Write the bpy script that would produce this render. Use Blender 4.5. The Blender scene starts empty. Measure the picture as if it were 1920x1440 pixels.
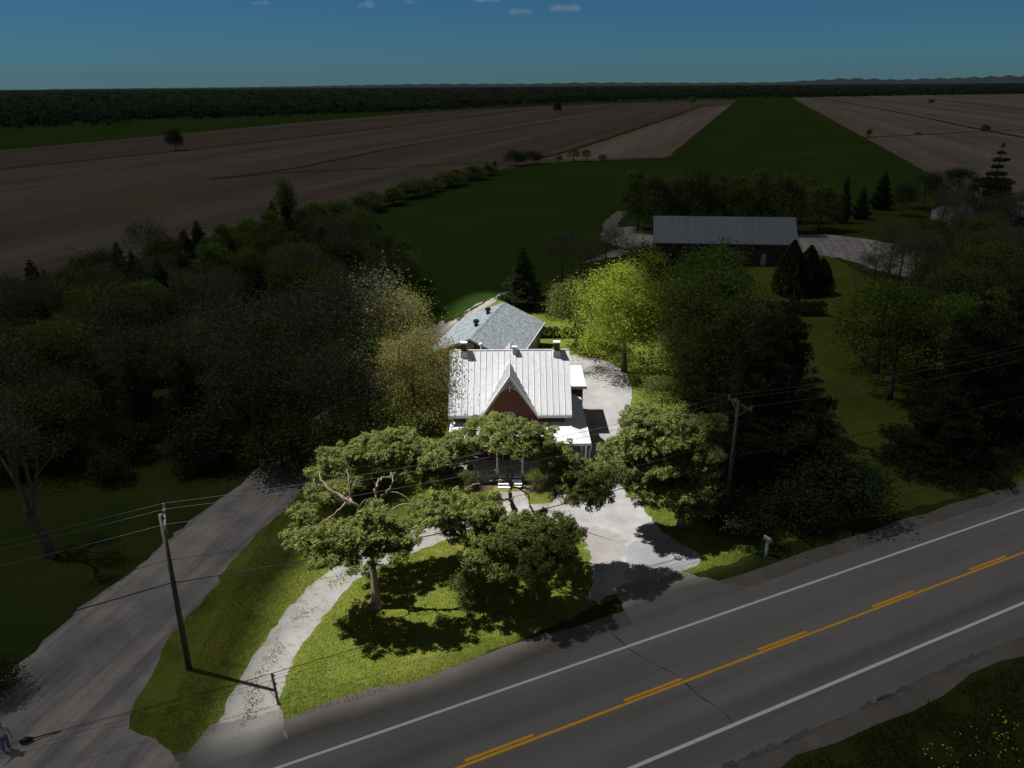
import bpy, math, random
import numpy as np
from mathutils import Vector, Matrix

# ------------------------------------------------------------------ camera
sc = bpy.context.scene
col = sc.collection
R_ = math.radians
CAM_H, CAM_F, CAM_ROLL = 30.0, 1400.0, R_(0.4)
PITCH = math.atan((720 - 160) / CAM_F)
_F = np.array([0, math.cos(PITCH), -math.sin(PITCH)])
_R0 = np.array([1.0, 0, 0]); _U0 = np.array([0, math.sin(PITCH), math.cos(PITCH)])
_Rv = _R0 * math.cos(CAM_ROLL) - _U0 * math.sin(CAM_ROLL)
_Uv = _U0 * math.cos(CAM_ROLL) + _R0 * math.sin(CAM_ROLL)
cam_d = bpy.data.cameras.new('camera'); cam = bpy.data.objects.new('camera', cam_d); col.objects.link(cam)
cam.matrix_world = Matrix(((_Rv[0], _Uv[0], -_F[0], 0), (_Rv[1], _Uv[1], -_F[1], 0), (_Rv[2], _Uv[2], -_F[2], CAM_H), (0, 0, 0, 1)))
cam_d.sensor_width = 36; cam_d.lens = 36 * CAM_F / 1920; cam_d.clip_start = 0.5; cam_d.clip_end = 60000
sc.camera = cam

# ------------------------------------------------------------------ sky, sun, exposure
SUN_EL, SUN_AZ = R_(62), R_(72)          # azimuth counted from +Y towards -X
SUN = np.array([-math.sin(SUN_AZ) * math.cos(SUN_EL), math.cos(SUN_AZ) * math.cos(SUN_EL), math.sin(SUN_EL)])
w = bpy.data.worlds.new('World'); sc.world = w; w.use_nodes = True
nt = w.node_tree; nt.nodes.clear()
sky = nt.nodes.new('ShaderNodeTexSky'); sky.sky_type = 'NISHITA'; sky.sun_disc = False
sky.sun_elevation = SUN_EL; sky.sun_rotation = -SUN_AZ; sky.altitude = 0; sky.air_density = 1.0; sky.dust_density = 0.0; sky.ozone_density = 1.6
tint = nt.nodes.new('ShaderNodeMix'); tint.data_type = 'RGBA'; tint.blend_type = 'MULTIPLY'; tint.inputs[0].default_value = 1
tint.inputs[7].default_value = (0.135, 0.345, 0.57, 1)
bg = nt.nodes.new('ShaderNodeBackground'); bg.inputs['Strength'].default_value = 0.05
out = nt.nodes.new('ShaderNodeOutputWorld')
nt.links.new(sky.outputs[0], tint.inputs[6]); nt.links.new(tint.outputs[2], bg.inputs[0]); nt.links.new(bg.outputs[0], out.inputs[0])
sd = bpy.data.lights.new('sun', 'SUN'); sd.energy = 5.0; sd.angle = R_(0.4); sd.color = (1, 0.98, 0.945)
so = bpy.data.objects.new('sun', sd); col.objects.link(so)
so.rotation_euler = Vector(-SUN).to_track_quat('-Z', 'Y').to_euler(); so.location = (0, 0, 100)
sc.view_settings.view_transform = 'Standard'; sc.view_settings.look = 'None'
sc.view_settings.exposure = 0.3; sc.view_settings.gamma = 1; sc.view_settings.use_curve_mapping = False
cy = sc.cycles
cy.use_denoising = True; cy.max_bounces = 6; cy.diffuse_bounces = 3; cy.transparent_max_bounces = 12; cy.sample_clamp_indirect = 4.0

# ------------------------------------------------------------------ pixel of the photograph -> point of the place
def ray(x, y):
    d = _F * CAM_F + _Rv * (x - 960) - _Uv * (y - 720)
    return d / np.linalg.norm(d)
def g(x, y, z=0.0):                      # on the level z
    d = ray(x, y); t = (z - CAM_H) / d[2]
    return np.array([0, 0, CAM_H]) + d * t
def at(x, y, Y):                         # at the distance Y
    d = ray(x, y)
    return np.array([0, 0, CAM_H]) + d * (Y / d[1])
rng = np.random.default_rng(7)

# ------------------------------------------------------------------ mesh helpers
def mesh_np(name, V, faces, nper):
    V = np.asarray(V, np.float32); faces = np.asarray(faces, np.int32)
    me = bpy.data.meshes.new(name)
    me.vertices.add(len(V)); me.vertices.foreach_set('co', V.ravel())
    nf = len(faces); me.loops.add(nf * nper); me.loops.foreach_set('vertex_index', faces.ravel())
    me.polygons.add(nf); me.polygons.foreach_set('loop_start', np.arange(nf, dtype=np.int32) * nper)
    me.update(calc_edges=True); me.validate()
    return me
class MB:
    def __init__(s): s.v = []; s.f = []
    def add(s, V, Fc):
        o = len(s.v); s.v += [tuple(map(float, p)) for p in V]; s.f += [tuple(i + o for i in q) for q in Fc]; return s
    def box(s, x0, x1, y0, y1, z0, z1):
        return s.add([(x0, y0, z0), (x1, y0, z0), (x1, y1, z0), (x0, y1, z0), (x0, y0, z1), (x1, y0, z1), (x1, y1, z1), (x0, y1, z1)],
                     [(3, 2, 1, 0), (4, 5, 6, 7), (0, 1, 5, 4), (1, 2, 6, 5), (2, 3, 7, 6), (3, 0, 4, 7)])
    def prism(s, poly, vec):             # polygon of 3D points swept along vec
        n = len(poly); P = [np.array(p, float) for p in poly]; Q = [p + np.array(vec, float) for p in P]
        s.add(P + Q, [tuple(range(n - 1, -1, -1)), tuple(range(n, 2 * n))] + [(i, (i + 1) % n, n + (i + 1) % n, n + i) for i in range(n)])
        return s
    def tube(s, pts, rad, n=6, cap=True):
        pts = [np.array(p, float) for p in pts]
        if not hasattr(rad, '__len__'): rad = [rad] * len(pts)
        o = len(s.v); ring = []
        for i, p in enumerate(pts):
            t = pts[min(i + 1, len(pts) - 1)] - pts[max(i - 1, 0)]; t = t / (np.linalg.norm(t) + 1e-9)
            a = np.cross(t, [0, 0, 1.0]) if abs(t[2]) < .9 else np.cross(t, [1.0, 0, 0]); a /= np.linalg.norm(a); b = np.cross(t, a)
            for k in range(n):
                q = 2 * math.pi * k / n; s.v.append(tuple(p + rad[i] * (a * math.cos(q) + b * math.sin(q))))
        for i in range(len(pts) - 1):
            for k in range(n):
                k2 = (k + 1) % n; s.f.append((o + i * n + k, o + i * n + k2, o + (i + 1) * n + k2, o + (i + 1) * n + k))
        if cap:
            s.f.append(tuple(o + k for k in range(n - 1, -1, -1))); e = o + (len(pts) - 1) * n; s.f.append(tuple(e + k for k in range(n)))
        return s
    def mesh(s, name):
        me = bpy.data.meshes.new(name); me.from_pydata(s.v, [], s.f); me.update(); return me
    def build(s, name, m, parent=None, smooth=False):
        return link(name, s.mesh(name), m, parent, smooth)
def link(name, me, m=None, parent=None, smooth=False):
    o = bpy.data.objects.new(name, me); col.objects.link(o)
    if m is not None and not me.materials: me.materials.append(m)
    if smooth: me.polygons.foreach_set('use_smooth', [True] * len(me.polygons))
    if parent is not None: o.parent = parent
    return o
def tag(o, label=None, cat=None, group=None, kind=None):
    if label: o['label'] = label
    if cat: o['category'] = cat
    if group: o['group'] = group
    if kind: o['kind'] = kind
    return o
def empty(name, loc, rz=0, **k):
    o = bpy.data.objects.new(name, None); col.objects.link(o); o.location = tuple(map(float, loc)); o.rotation_euler = (0, 0, rz); o.empty_display_size = .3
    return tag(o, k.get('label'), k.get('cat'), k.get('group'), k.get('kind'))
def smooth_line(P, per=6, closed=False):
    P = [np.array(p, float) for p in P]; n = len(P); res = []
    for i in range(n if closed else n - 1):
        p0 = P[(i - 1) % n] if (closed or i) else P[0]; p1 = P[i]; p2 = P[(i + 1) % n]; p3 = P[(i + 2) % n] if (closed or i + 2 < n) else P[-1]
        for k in range(per):
            t = k / per
            res.append(.5 * ((2 * p1) + (-p0 + p2) * t + (2 * p0 - 5 * p1 + 4 * p2 - p3) * t * t + (-p0 + 3 * p1 - 3 * p2 + p3) * t ** 3))
    if not closed: res.append(P[-1])
    return res

# ------------------------------------------------------------------ materials
class NT:
    def __init__(s, name):
        s.m = bpy.data.materials.new(name); s.m.use_nodes = True; s.t = s.m.node_tree; s.t.nodes.clear()
        s.out = s.n('ShaderNodeOutputMaterial')
    def n(s, typ, **k):
        x = s.t.nodes.new(typ)
        for a, v in k.items(): setattr(x, a, v)
        return x
    def l(s, a, b): s.t.links.new(a, b)
    def pos(s, rot=0, scale=(1, 1, 1), obj=False):
        src = s.n('ShaderNodeTexCoord').outputs['Object'] if obj else s.n('ShaderNodeNewGeometry').outputs['Position']
        mp = s.n('ShaderNodeMapping'); mp.vector_type = 'TEXTURE'      # turn first, then stretch: streaks follow the rows and lanes
        mp.inputs['Rotation'].default_value = (0, 0, -rot); mp.inputs['Scale'].default_value = tuple(1 / v for v in scale)
        s.l(src, mp.inputs[0]); return mp.outputs[0]
    def noise(s, vec, scale, detail=4, rough=.6):
        x = s.n('ShaderNodeTexNoise'); x.inputs['Scale'].default_value = scale; x.inputs['Detail'].default_value = detail; x.inputs['Roughness'].default_value = rough
        s.l(vec, x.inputs['Vector']); return x.outputs[0]
    def ramp(s, fac, stops):
        x = s.n('ShaderNodeValToRGB'); e = x.color_ramp.elements
        while len(e) < len(stops): e.new(.5)
        for q, (p, c) in zip(e, stops): q.position = p; q.color = (*c, 1) if len(c) == 3 else c
        s.l(fac, x.inputs[0]); return x.outputs[0]
    def mix(s, fac, a, b, mode='MIX'):
        x = s.n('ShaderNodeMix', data_type='RGBA', blend_type=mode)
        for v, i in ((fac, 0), (a, 6), (b, 7)):
            if isinstance(v, (int, float)): x.inputs[i].default_value = v
            elif isinstance(v, tuple): x.inputs[i].default_value = (*v, 1)
            else: s.l(v, x.inputs[i])
        return x.outputs[2]
    def bsdf(s, colr, rough=.9, bump=None, dist=.02, strength=.6, spec=.3, metal=0):
        b = s.n('ShaderNodeBsdfPrincipled'); b.inputs['Roughness'].default_value = rough; b.inputs['Specular IOR Level'].default_value = spec; b.inputs['Metallic'].default_value = metal
        if isinstance(colr, tuple): b.inputs['Base Color'].default_value = (*colr, 1)
        else: s.l(colr, b.inputs['Base Color'])
        if bump is not None:
            x = s.n('ShaderNodeBump'); x.inputs['Distance'].default_value = dist; x.inputs['Strength'].default_value = strength
            s.l(bump, x.inputs['Height']); s.l(x.outputs[0], b.inputs['Normal'])
        s.l(b.outputs[0], s.out.inputs[0]); return s.m
def plain(name, c, var=.18, scale=3.0, rough=.8, bump=.01, spec=.3, metal=0):
    t = NT(name); p = t.pos(obj=True); n = t.noise(p, scale, 5); n2 = t.noise(p, scale * 9, 3)
    d = tuple(v * (1 - var) for v in c); u = tuple(min(1, v * (1 + var)) for v in c)
    a = t.ramp(n, [(.3, d), (.7, u)])
    return t.bsdf(a, rough, n2, bump, .5, spec, metal)
M = {}
def grass_mat(name, dark, mid, light, dry, patch=.12, dryfac=.5):
    t = NT(name); p = t.pos()
    a = t.noise(p, patch, 6, .62); b = t.noise(p, 2.2, 5, .7); c = t.noise(p, 14, 3, .7)
    base = t.ramp(a, [(.3, dark), (.5, mid), (.72, light)])
    fine = t.ramp(c, [(.25, (.55, .55, .5)), (.75, (1.35, 1.35, 1.3))])
    q = t.mix(.85, base, fine, 'MULTIPLY')
    dr = t.ramp(b, [(.5, (0, 0, 0)), (.75, (dryfac, dryfac, dryfac))])
    q = t.mix(dr, q, dry)
    return t.bsdf(q, .95, c, .08, .8, 0)
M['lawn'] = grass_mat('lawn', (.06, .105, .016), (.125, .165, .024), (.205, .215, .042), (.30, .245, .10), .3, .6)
M['verge'] = grass_mat('verge', (.022, .034, .008), (.034, .046, .010), (.05, .058, .014), (.07, .06, .026))
M['hay'] = grass_mat('hay', (.021, .043, .008), (.027, .052, .010), (.038, .064, .012), (.042, .056, .016), .02, .4)
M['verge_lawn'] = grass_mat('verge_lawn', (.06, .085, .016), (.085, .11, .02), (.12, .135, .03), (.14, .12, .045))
M['ground'] = grass_mat('ground', (.024, .037, .010), (.038, .055, .013), (.058, .070, .018), (.07, .06, .026))
def soil_mat(name='soil', k=1.0):
    t = NT(name); rot = R_(17.1)
    p = t.pos(rot, (1, .02, 1)); n1 = t.noise(p, .035, 5, .65)
    p2 = t.pos(rot, (1, .05, 1)); n2 = t.noise(p2, .6, 3, .6)
    p3 = t.pos(); n3 = t.noise(p3, .012, 4, .6); n4 = t.noise(p3, 1.2, 5, .7)
    a = t.ramp(n1, [(.34, tuple(v * k for v in (.056, .047, .040))), (.5, tuple(v * k for v in (.082, .068, .056))), (.64, tuple(v * k for v in (.115, .097, .082)))])
    r = t.ramp(n3, [(.45, (0, 0, 0)), (.62, (.55, .55, .55))])
    q = t.mix(r, a, tuple(v * k for v in (.108, .074, .052)))
    q = t.mix(.7, q, t.ramp(n2, [(.3, (.75, .75, .75)), (.7, (1.2, 1.2, 1.2))]), 'MULTIPLY')
    q = t.mix(.5, q, t.ramp(n4, [(.3, (.7, .7, .7)), (.7, (1.2, 1.2, 1.2))]), 'MULTIPLY')
    return t.bsdf(q, .95, n4, .1, .6, 0)
M['soil'] = soil_mat('soil', 1.2); M['soil_light'] = soil_mat('soil_light', 1.85)
def gravel_mat(name, c0, c1, c2, tracks=None, weeds=0):
    t = NT(name); p = t.pos(); a = t.noise(p, .35, 6, .65); b = t.noise(p, 25, 3, .8); c = t.noise(p, 1.6, 5, .7)
    q = t.ramp(a, [(.3, c0), (.5, c1), (.7, c2)])
    q = t.mix(.6, q, t.ramp(b, [(.25, (.6, .6, .6)), (.75, (1.3, 1.3, 1.3))]), 'MULTIPLY')
    if tracks is not None:
        pt = t.pos(tracks, (1, .06, 1)); n = t.noise(pt, 1.1, 4, .6)
        q = t.mix(.75, q, t.ramp(n, [(.36, (.62, .62, .66)), (.5, (1, 1, 1)), (.62, (1.3, 1.25, 1.2))]), 'MULTIPLY')
    if weeds:
        n = t.ramp(c, [(.56, (0, 0, 0)), (.62, (weeds, weeds, weeds))]); q = t.mix(n, q, (.20, .17, .06))
    return t.bsdf(q, .95, b, .03, .8, .2)
M['gravel'] = gravel_mat('gravel', (.27, .258, .25), (.36, .345, .335), (.44, .43, .425))
M['drive'] = gravel_mat('drive', (.24, .225, .205), (.31, .295, .28), (.36, .345, .33), None, .7)
M['track'] = gravel_mat('track', (.22, .21, .205), (.30, .28, .265), (.40, .36, .33), R_(15))
M['shoulder'] = gravel_mat('shoulder', (.125, .112, .102), (.155, .14, .127), (.19, .172, .157))
M['mulch'] = gravel_mat('mulch', (.07, .045, .035), (.10, .07, .055), (.13, .09, .07))
def asphalt_mat():
    t = NT('asphalt'); rot = -R_(24.4)
    p = t.pos(rot, (.03, 1, 1)); n = t.noise(p, .55, 3, .5); p2 = t.pos(); f = t.noise(p2, 30, 3, .8); b = t.noise(p2, .25, 5, .6)
    q = t.ramp(n, [(.32, (.14, .137, .132)), (.5, (.19, .184, .175)), (.68, (.235, .225, .212))])
    q = t.mix(.5, q, t.ramp(f, [(.25, (.7, .7, .7)), (.75, (1.25, 1.25, 1.25))]), 'MULTIPLY')
    q = t.mix(.5, q, t.ramp(b, [(.3, (.85, .85, .85)), (.7, (1.12, 1.1, 1.08))]), 'MULTIPLY')
    return t.bsdf(q, .9, f, .01, .6, .2)
M['asphalt'] = asphalt_mat()
def paint_mat(name, c):
    t = NT(name); p = t.pos(); n = t.noise(p, 6, 5, .75)
    q = t.ramp(n, [(.28, tuple(v * .6 for v in c)), (.45, c)])
    return t.bsdf(q, .7)
M['tar'] = gravel_mat('tar', (.09, .09, .095), (.115, .115, .122), (.14, .14, .15)); M['patch'] = gravel_mat('patch', (.145, .142, .138), (.175, .17, .165), (.20, .195, .188))
M['white_paint'] = paint_mat('white_paint', (.75, .75, .73)); M['yellow_paint'] = paint_mat('yellow_paint', (.86, .42, .012))
M['crack'] = plain('crack', (.06, .055, .05), .1)
def brick_mat():
    t = NT('brick'); x = t.n('ShaderNodeTexBrick'); tc = t.n('ShaderNodeTexCoord'); mp = t.n('ShaderNodeMapping')
    # courses run along z on every wall: use (x+y, z)
    sp = t.n('ShaderNodeSeparateXYZ'); cb = t.n('ShaderNodeCombineXYZ'); ad = t.n('ShaderNodeMath', operation='ADD')
    t.l(tc.outputs['Object'], sp.inputs[0]); t.l(sp.outputs[0], ad.inputs[0]); t.l(sp.outputs[1], ad.inputs[1]); t.l(ad.outputs[0], cb.inputs[0]); t.l(sp.outputs[2], cb.inputs[1])
    t.l(cb.outputs[0], x.inputs[0])
    x.inputs['Scale'].default_value = 1; x.inputs['Brick Width'].default_value = .24; x.inputs['Row Height'].default_value = .085; x.inputs['Mortar Size'].default_value = .011
    x.inputs['Color1'].default_value = (.21, .058, .035, 1); x.inputs['Color2'].default_value = (.145, .040, .027, 1); x.inputs['Mortar'].default_value = (.19, .12, .10, 1)
    n = t.noise(tc.outputs['Object'], .8, 5); q = t.mix(.6, x.outputs[0], t.ramp(n, [(.3, (.7, .7, .7)), (.7, (1.25, 1.2, 1.2))]), 'MULTIPLY')
    inv = t.n('ShaderNodeMath', operation='SUBTRACT'); inv.inputs[0].default_value = 1; t.l(x.outputs['Fac'], inv.inputs[1])
    return t.bsdf(q, .9, inv.outputs[0], .012, .8, .2)
M['brick'] = brick_mat()
def metal_roof(name, c, bump=.03):
    t = NT(name); p = t.pos(obj=True); n = t.noise(p, 1.3, 3, .5); s_ = t.noise(p, 5, 6, .7)
    oi = t.n('ShaderNodeObjectInfo'); rr = t.ramp(oi.outputs['Random'], [(0, (.93, .93, .93)), (1, (1.04, 1.04, 1.04))])
    p2 = t.pos(obj=True, scale=(1, .12, 1)); st = t.noise(p2, 4, 4, .6); q = t.ramp(s_, [(.3, tuple(v * .82 for v in c)), (.55, c)]); q = t.mix(.6, q, t.ramp(st, [(.3, (.84, .83, .82)), (.6, (1.05, 1.05, 1.05))]), 'MULTIPLY')
    q = t.mix(1, q, rr, 'MULTIPLY')
    return t.bsdf(q, .5, n, bump, .7, .35)
M['white_roof'] = metal_roof('white_roof', (.76, .76, .775)); M['barn_roof'] = metal_roof('barn_roof', (.20, .225, .265))
M['seam'] = plain('seam', (.62, .61, .60), .15, 2, .6)
M['trim'] = plain('trim', (.66, .72, .74), .06, 4, .6, .004)
M['white_wood'] = plain('white_wood', (.72, .75, .76), .08, 4, .6, .004)
M['deck'] = plain('deck', (.36, .40, .42), .15, 4, .7)
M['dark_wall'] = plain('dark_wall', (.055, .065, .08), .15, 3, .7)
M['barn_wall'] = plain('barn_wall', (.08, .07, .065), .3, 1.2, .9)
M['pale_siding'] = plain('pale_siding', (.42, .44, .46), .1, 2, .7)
M['black_metal'] = plain('black_metal', (.02, .02, .022), .2, 6, .45)
M['grey_metal'] = plain('grey_metal', (.40, .41, .42), .12, 6, .4, .002, .5, .6)
M['wood_pole'] = plain('wood_pole', (.10, .088, .078), .3, 2.5, .9, .02)
M['wire'] = plain('wire', (.15, .15, .155), .1, 2, .5)
M['cable'] = plain('cable', (.03, .03, .03), .1, 2, .7)
M['ceramic'] = plain('ceramic', (.35, .37, .38), .1, 8, .3)
def shingle_mat(rotz):
    t = NT('shingles'); tc = t.n('ShaderNodeTexCoord'); x = t.n('ShaderNodeTexBrick')
    sp = t.n('ShaderNodeSeparateXYZ'); cb = t.n('ShaderNodeCombineXYZ'); t.l(tc.outputs['Object'], sp.inputs[0]); t.l(sp.outputs[1], cb.inputs[0]); t.l(sp.outputs[0], cb.inputs[1]); t.l(cb.outputs[0], x.inputs[0])
    x.inputs['Scale'].default_value = 1; x.inputs['Brick Width'].default_value = .42; x.inputs['Row Height'].default_value = .24; x.inputs['Mortar Size'].default_value = .03; x.inputs['Mortar Smooth'].default_value = .4; x.inputs['Bias'].default_value = .0
    x.inputs['Color1'].default_value = (.36, .40, .42, 1); x.inputs['Color2'].default_value = (.20, .235, .26, 1); x.inputs['Mortar'].default_value = (.10, .115, .13, 1)
    n = t.noise(tc.outputs['Object'], 9, 4, .7); q = t.mix(.7, x.outputs[0], t.ramp(n, [(.3, (.7, .7, .7)), (.7, (1.3, 1.3, 1.3))]), 'MULTIPLY')
    return t.bsdf(q, .95, x.outputs[0], .02, .6, .15)
M['shingles'] = shingle_mat(0)
def glass_mat():
    t = NT('window_glass'); b = t.bsdf((.02, .025, .03), .08, spec=.6); return b
M['glass'] = glass_mat()
def leaf_mat(name, cols, trans=.35, vary=.25, rough=.6, spec=.12):
    t = NT(name); geo = t.n('ShaderNodeNewGeometry'); oi = t.n('ShaderNodeObjectInfo')
    n = len(cols); q = t.ramp(geo.outputs['Random Per Island'], [(i / max(1, n - 1), c) for i, c in enumerate(cols)])
    rr = t.ramp(oi.outputs['Random'], [(0, (1 - vary,) * 3), (1, (1 + vary,) * 3)])
    q = t.mix(1, q, rr, 'MULTIPLY')
    d = t.n('ShaderNodeBsdfPrincipled'); d.inputs['Roughness'].default_value = rough; d.inputs['Specular IOR Level'].default_value = spec; t.l(q, d.inputs['Base Color'])
    tr = t.n('ShaderNodeBsdfTranslucent'); t.l(q, tr.inputs[0])
    ms = t.n('ShaderNodeMixShader'); ms.inputs[0].default_value = trans; t.l(d.outputs[0], ms.inputs[1]); t.l(tr.outputs[0], ms.inputs[2]); t.l(ms.outputs[0], t.out.inputs[0])
    return t.m
M['needles'] = leaf_mat('needles', [(.075, .12, .04), (.15, .205, .058), (.265, .305, .08), (.42, .395, .105)], .42, .05)
M['needles_dark'] = leaf_mat('needles_dark', [(.035, .055, .022), (.055, .078, .028), (.078, .10, .034)], .25, .25)
M['lime'] = leaf_mat('lime', [(.15, .24, .03), (.26, .36, .04), (.40, .46, .055), (.52, .50, .075)], .5, .03)
M['olive'] = leaf_mat('olive', [(.09, .125, .028), (.15, .185, .04), (.22, .225, .06)], .4, .1)
M['green'] = leaf_mat('green', [(.065, .098, .022), (.10, .135, .032), (.14, .17, .04)], .4, .35)
M['bright'] = leaf_mat('bright', [(.10, .16, .02), (.14, .205, .026), (.18, .23, .032)], .45, .2)
M['bud'] = leaf_mat('bud', [(.22, .25, .06), (.35, .36, .09), (.36, .22, .10), (.28, .35, .07)], .5, .05)
M['brownbud'] = leaf_mat('brownbud', [(.105, .115, .055), (.15, .135, .07), (.125, .15, .052)], .3, .15)
M['cedar'] = leaf_mat('cedar', [(.035, .055, .02), (.05, .07, .022)], .2, .15)
M['bark'] = plain('bark', (.13, .10, .085), .4, 4, .95, .03)
M['pine_bark'] = plain('pine_bark', (.34, .25, .195), .5, 3, .95, .04)
M['grey_bark'] = plain('grey_bark', (.10, .09, .08), .35, 4, .95, .03)
M['flower'] = plain('flower', (.70, .50, .02), .1)
M['skin'] = plain('skin', (.48, .29, .21), .08); M['shirt'] = plain('shirt', (.50, .58, .64), .08); M['jeans'] = plain('jeans', (.13, .19, .27), .15); M['hair'] = plain('hair', (.05, .03, .02), .2)

# ================================================================== THE SETTING
def sheet(name, pts, z, m, rough=0.0, step=.5, per=0, kind='structure'):
    P = [np.array([p[0], p[1], 0.0]) for p in pts]
    if per: P = smooth_line(P, per, True)
    if rough:
        Q = []; r = np.random.default_rng(len(P) * 31 + int(abs(P[0][0]) * 7))
        for i, p in enumerate(P):
            q = P[(i + 1) % len(P)]; L = np.linalg.norm(q - p); n = max(1, min(400, int(L / step)))
            for k in range(n): Q.append(p + (q - p) * k / n + np.append(r.normal(0, rough, 2), 0))
        P = Q
    me = bpy.data.meshes.new(name); me.from_pydata([(p[0], p[1], z) for p in P], [], [tuple(range(len(P)))]); me.update()
    if me.polygons[0].normal.z < 0: me.flip_normals()
    o = link(name, me, m); return tag(o, kind=kind)
def G(L): return [g(x, y)[:2] for x, y in L]
def strip(name, L, width, z, m, rough=.1, kind='structure', per=4):
    C = smooth_line([np.append(p, 0) for p in L], per); A = []; B = []
    for i, p in enumerate(C):
        t = C[min(i + 1, len(C) - 1)] - C[max(i - 1, 0)]; t /= np.linalg.norm(t) + 1e-9; n = np.array([-t[1], t[0], 0])
        A.append(p + n * width / 2); B.append(p - n * width / 2)
    return sheet(name, A + B[::-1], z, m, rough, max(.6, width * .4), 0, kind)

gm = MB().add([(-23000, -6000, 0), (23000, -6000, 0), (23000, 24000, 0), (-23000, 24000, 0)], [(0, 1, 2, 3)]); tag(gm.build('ground', M['ground']), kind='structure')
sheet('ploughed_field', G([(-500, 660), (250, 510), (430, 430), (640, 413), (925, 320), (1000, 306), (1240, 296), (1262, 291), (1385, 187), (1320, 187), (1290, 189), (1050, 198), (850, 208), (640, 223), (0, 282), (-500, 335)]), .02, M['soil'], .15, 2)
sheet('hay_field', G([(600, 430), (925, 323), (1005, 307), (1250, 295), (1265, 290), (1385, 187), (1470, 184), (1735, 325), (1700, 370), (1500, 410), (1180, 415), (1135, 430), (1150, 470), (1000, 530), (930, 552), (836, 605), (780, 560), (700, 480)]), .03, M['hay'], .2, 2)
sheet('meadow', G([(-500, 335), (0, 281), (640, 222), (800, 211), (640, 214), (300, 225), (0, 235), (-500, 262)]), .03, M['hay'], .3, 5)
sheet('ploughed_field', G([(1484, 183), (1735, 325), (1780, 350), (1860, 400), (2500, 620), (2500, 170), (1920, 176), (1560, 181)]), .02, M['soil_light'], .15, 2)
sheet('ploughed_field', G([(1012, 299), (1130, 265), (1318, 200), (1370, 198), (1262, 291), (1240, 296)]), .035, M['soil_light'], .15, 2)
DZ = 0
for L, wd in (([(0, 317), (330, 283), (640, 249), (800, 231), (990, 206)], 4), ([(395, 336), (540, 318), (640, 298), (800, 267), (1050, 226)], 3.2), ([(400, 336), (540, 324), (720, 315), (940, 303)], 2.5),
              ([(1005, 298), (1130, 263), (1320, 199)], 4), ([(1262, 291), (1385, 187)], 3), ([(1615, 258), (1740, 252), (1920, 243), (2200, 236)], 4), ([(1560, 187), (1700, 214), (1850, 245), (2100, 288)], 5), ([(1484, 184), (1735, 325)], 2.5), ([(1780, 190), (2000, 215)], 6)):
    strip('ditch', G(L), wd, .05 + .004 * DZ, M['verge'], .3); DZ += 1
# near ground
lawn_poly = G([(200, 1370), (300, 1180), (430, 1040), (550, 915), (700, 780), (800, 640), (900, 560), (1000, 560), (1250, 600), (1300, 800), (1420, 960), (1500, 1010), (1310, 1075), (1120, 1135), (980, 1200), (800, 1275), (530, 1352), (330, 1420)])
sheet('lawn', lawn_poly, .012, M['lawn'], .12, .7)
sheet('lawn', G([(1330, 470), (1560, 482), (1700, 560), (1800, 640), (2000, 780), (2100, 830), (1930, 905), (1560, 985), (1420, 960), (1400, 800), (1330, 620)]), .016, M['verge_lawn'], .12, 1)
U2 = np.array([math.cos(R_(24.4)), math.sin(R_(24.4))]); N2 = np.array([-U2[1], U2[0]]); O2 = np.array([-2.65, 26.08])
def rd(a, o): return O2 + U2 * a + N2 * o
def road_strip(name, a0, a1, o0, o1, z, m, rough=0, kind='structure', step=1.0):
    return sheet(name, [rd(a0, o0), rd(a1, o0), rd(a1, o1), rd(a0, o1)], z, m, rough, step, 0, kind)
road_strip('road_shoulder', -300, 700, -6.5, 6.5, .018, M['shoulder'], .16, step=.5)
road_strip('road', -300, 700, -5.3, 5.05, .03, M['asphalt'], .05, step=.5)
# painted markings: each line and dash a piece of the road surface
for off, m, wd in ((-3.45, 'white_paint', .19), (3.6, 'white_paint', .17), (0.0, 'yellow_paint', .15)):
    road_strip('road_marking', -300, 700, off - wd / 2, off + wd / 2, .036, M[m], .006, step=.5)
for k in range(-4, 16):
    a = .4 + k * 8.95; road_strip('road_marking', a, a + 3.65, .235 - .08, .235 + .08, .036, M['yellow_paint'])
strip('road_crack', [rd(11.5, 5.0), rd(11.7, 3.4), rd(12.2, 2.0), rd(12.9, .6), rd(13.1, -1.2), rd(13.6, -2.6), rd(13.4, -3.6)], .05, .034, M['crack'], .015)
rc = np.random.default_rng(44)
for k in range(60):
    a0 = -12 + k * 1.15 + rc.normal(0, .3); w1 = rc.uniform(.04, .2)
    if rc.random() < .5: sheet('tar_patch', [rd(a0, -5.35), rd(a0 + .35, -5.3 + w1 * .6), rd(a0 + .8, -5.25 + w1), rd(a0 + 1.2, -5.2 + w1 * .4), rd(a0 + 1.3, -5.5)], .0315 + k * 4e-5, M['tar'], .05, .15)
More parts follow.
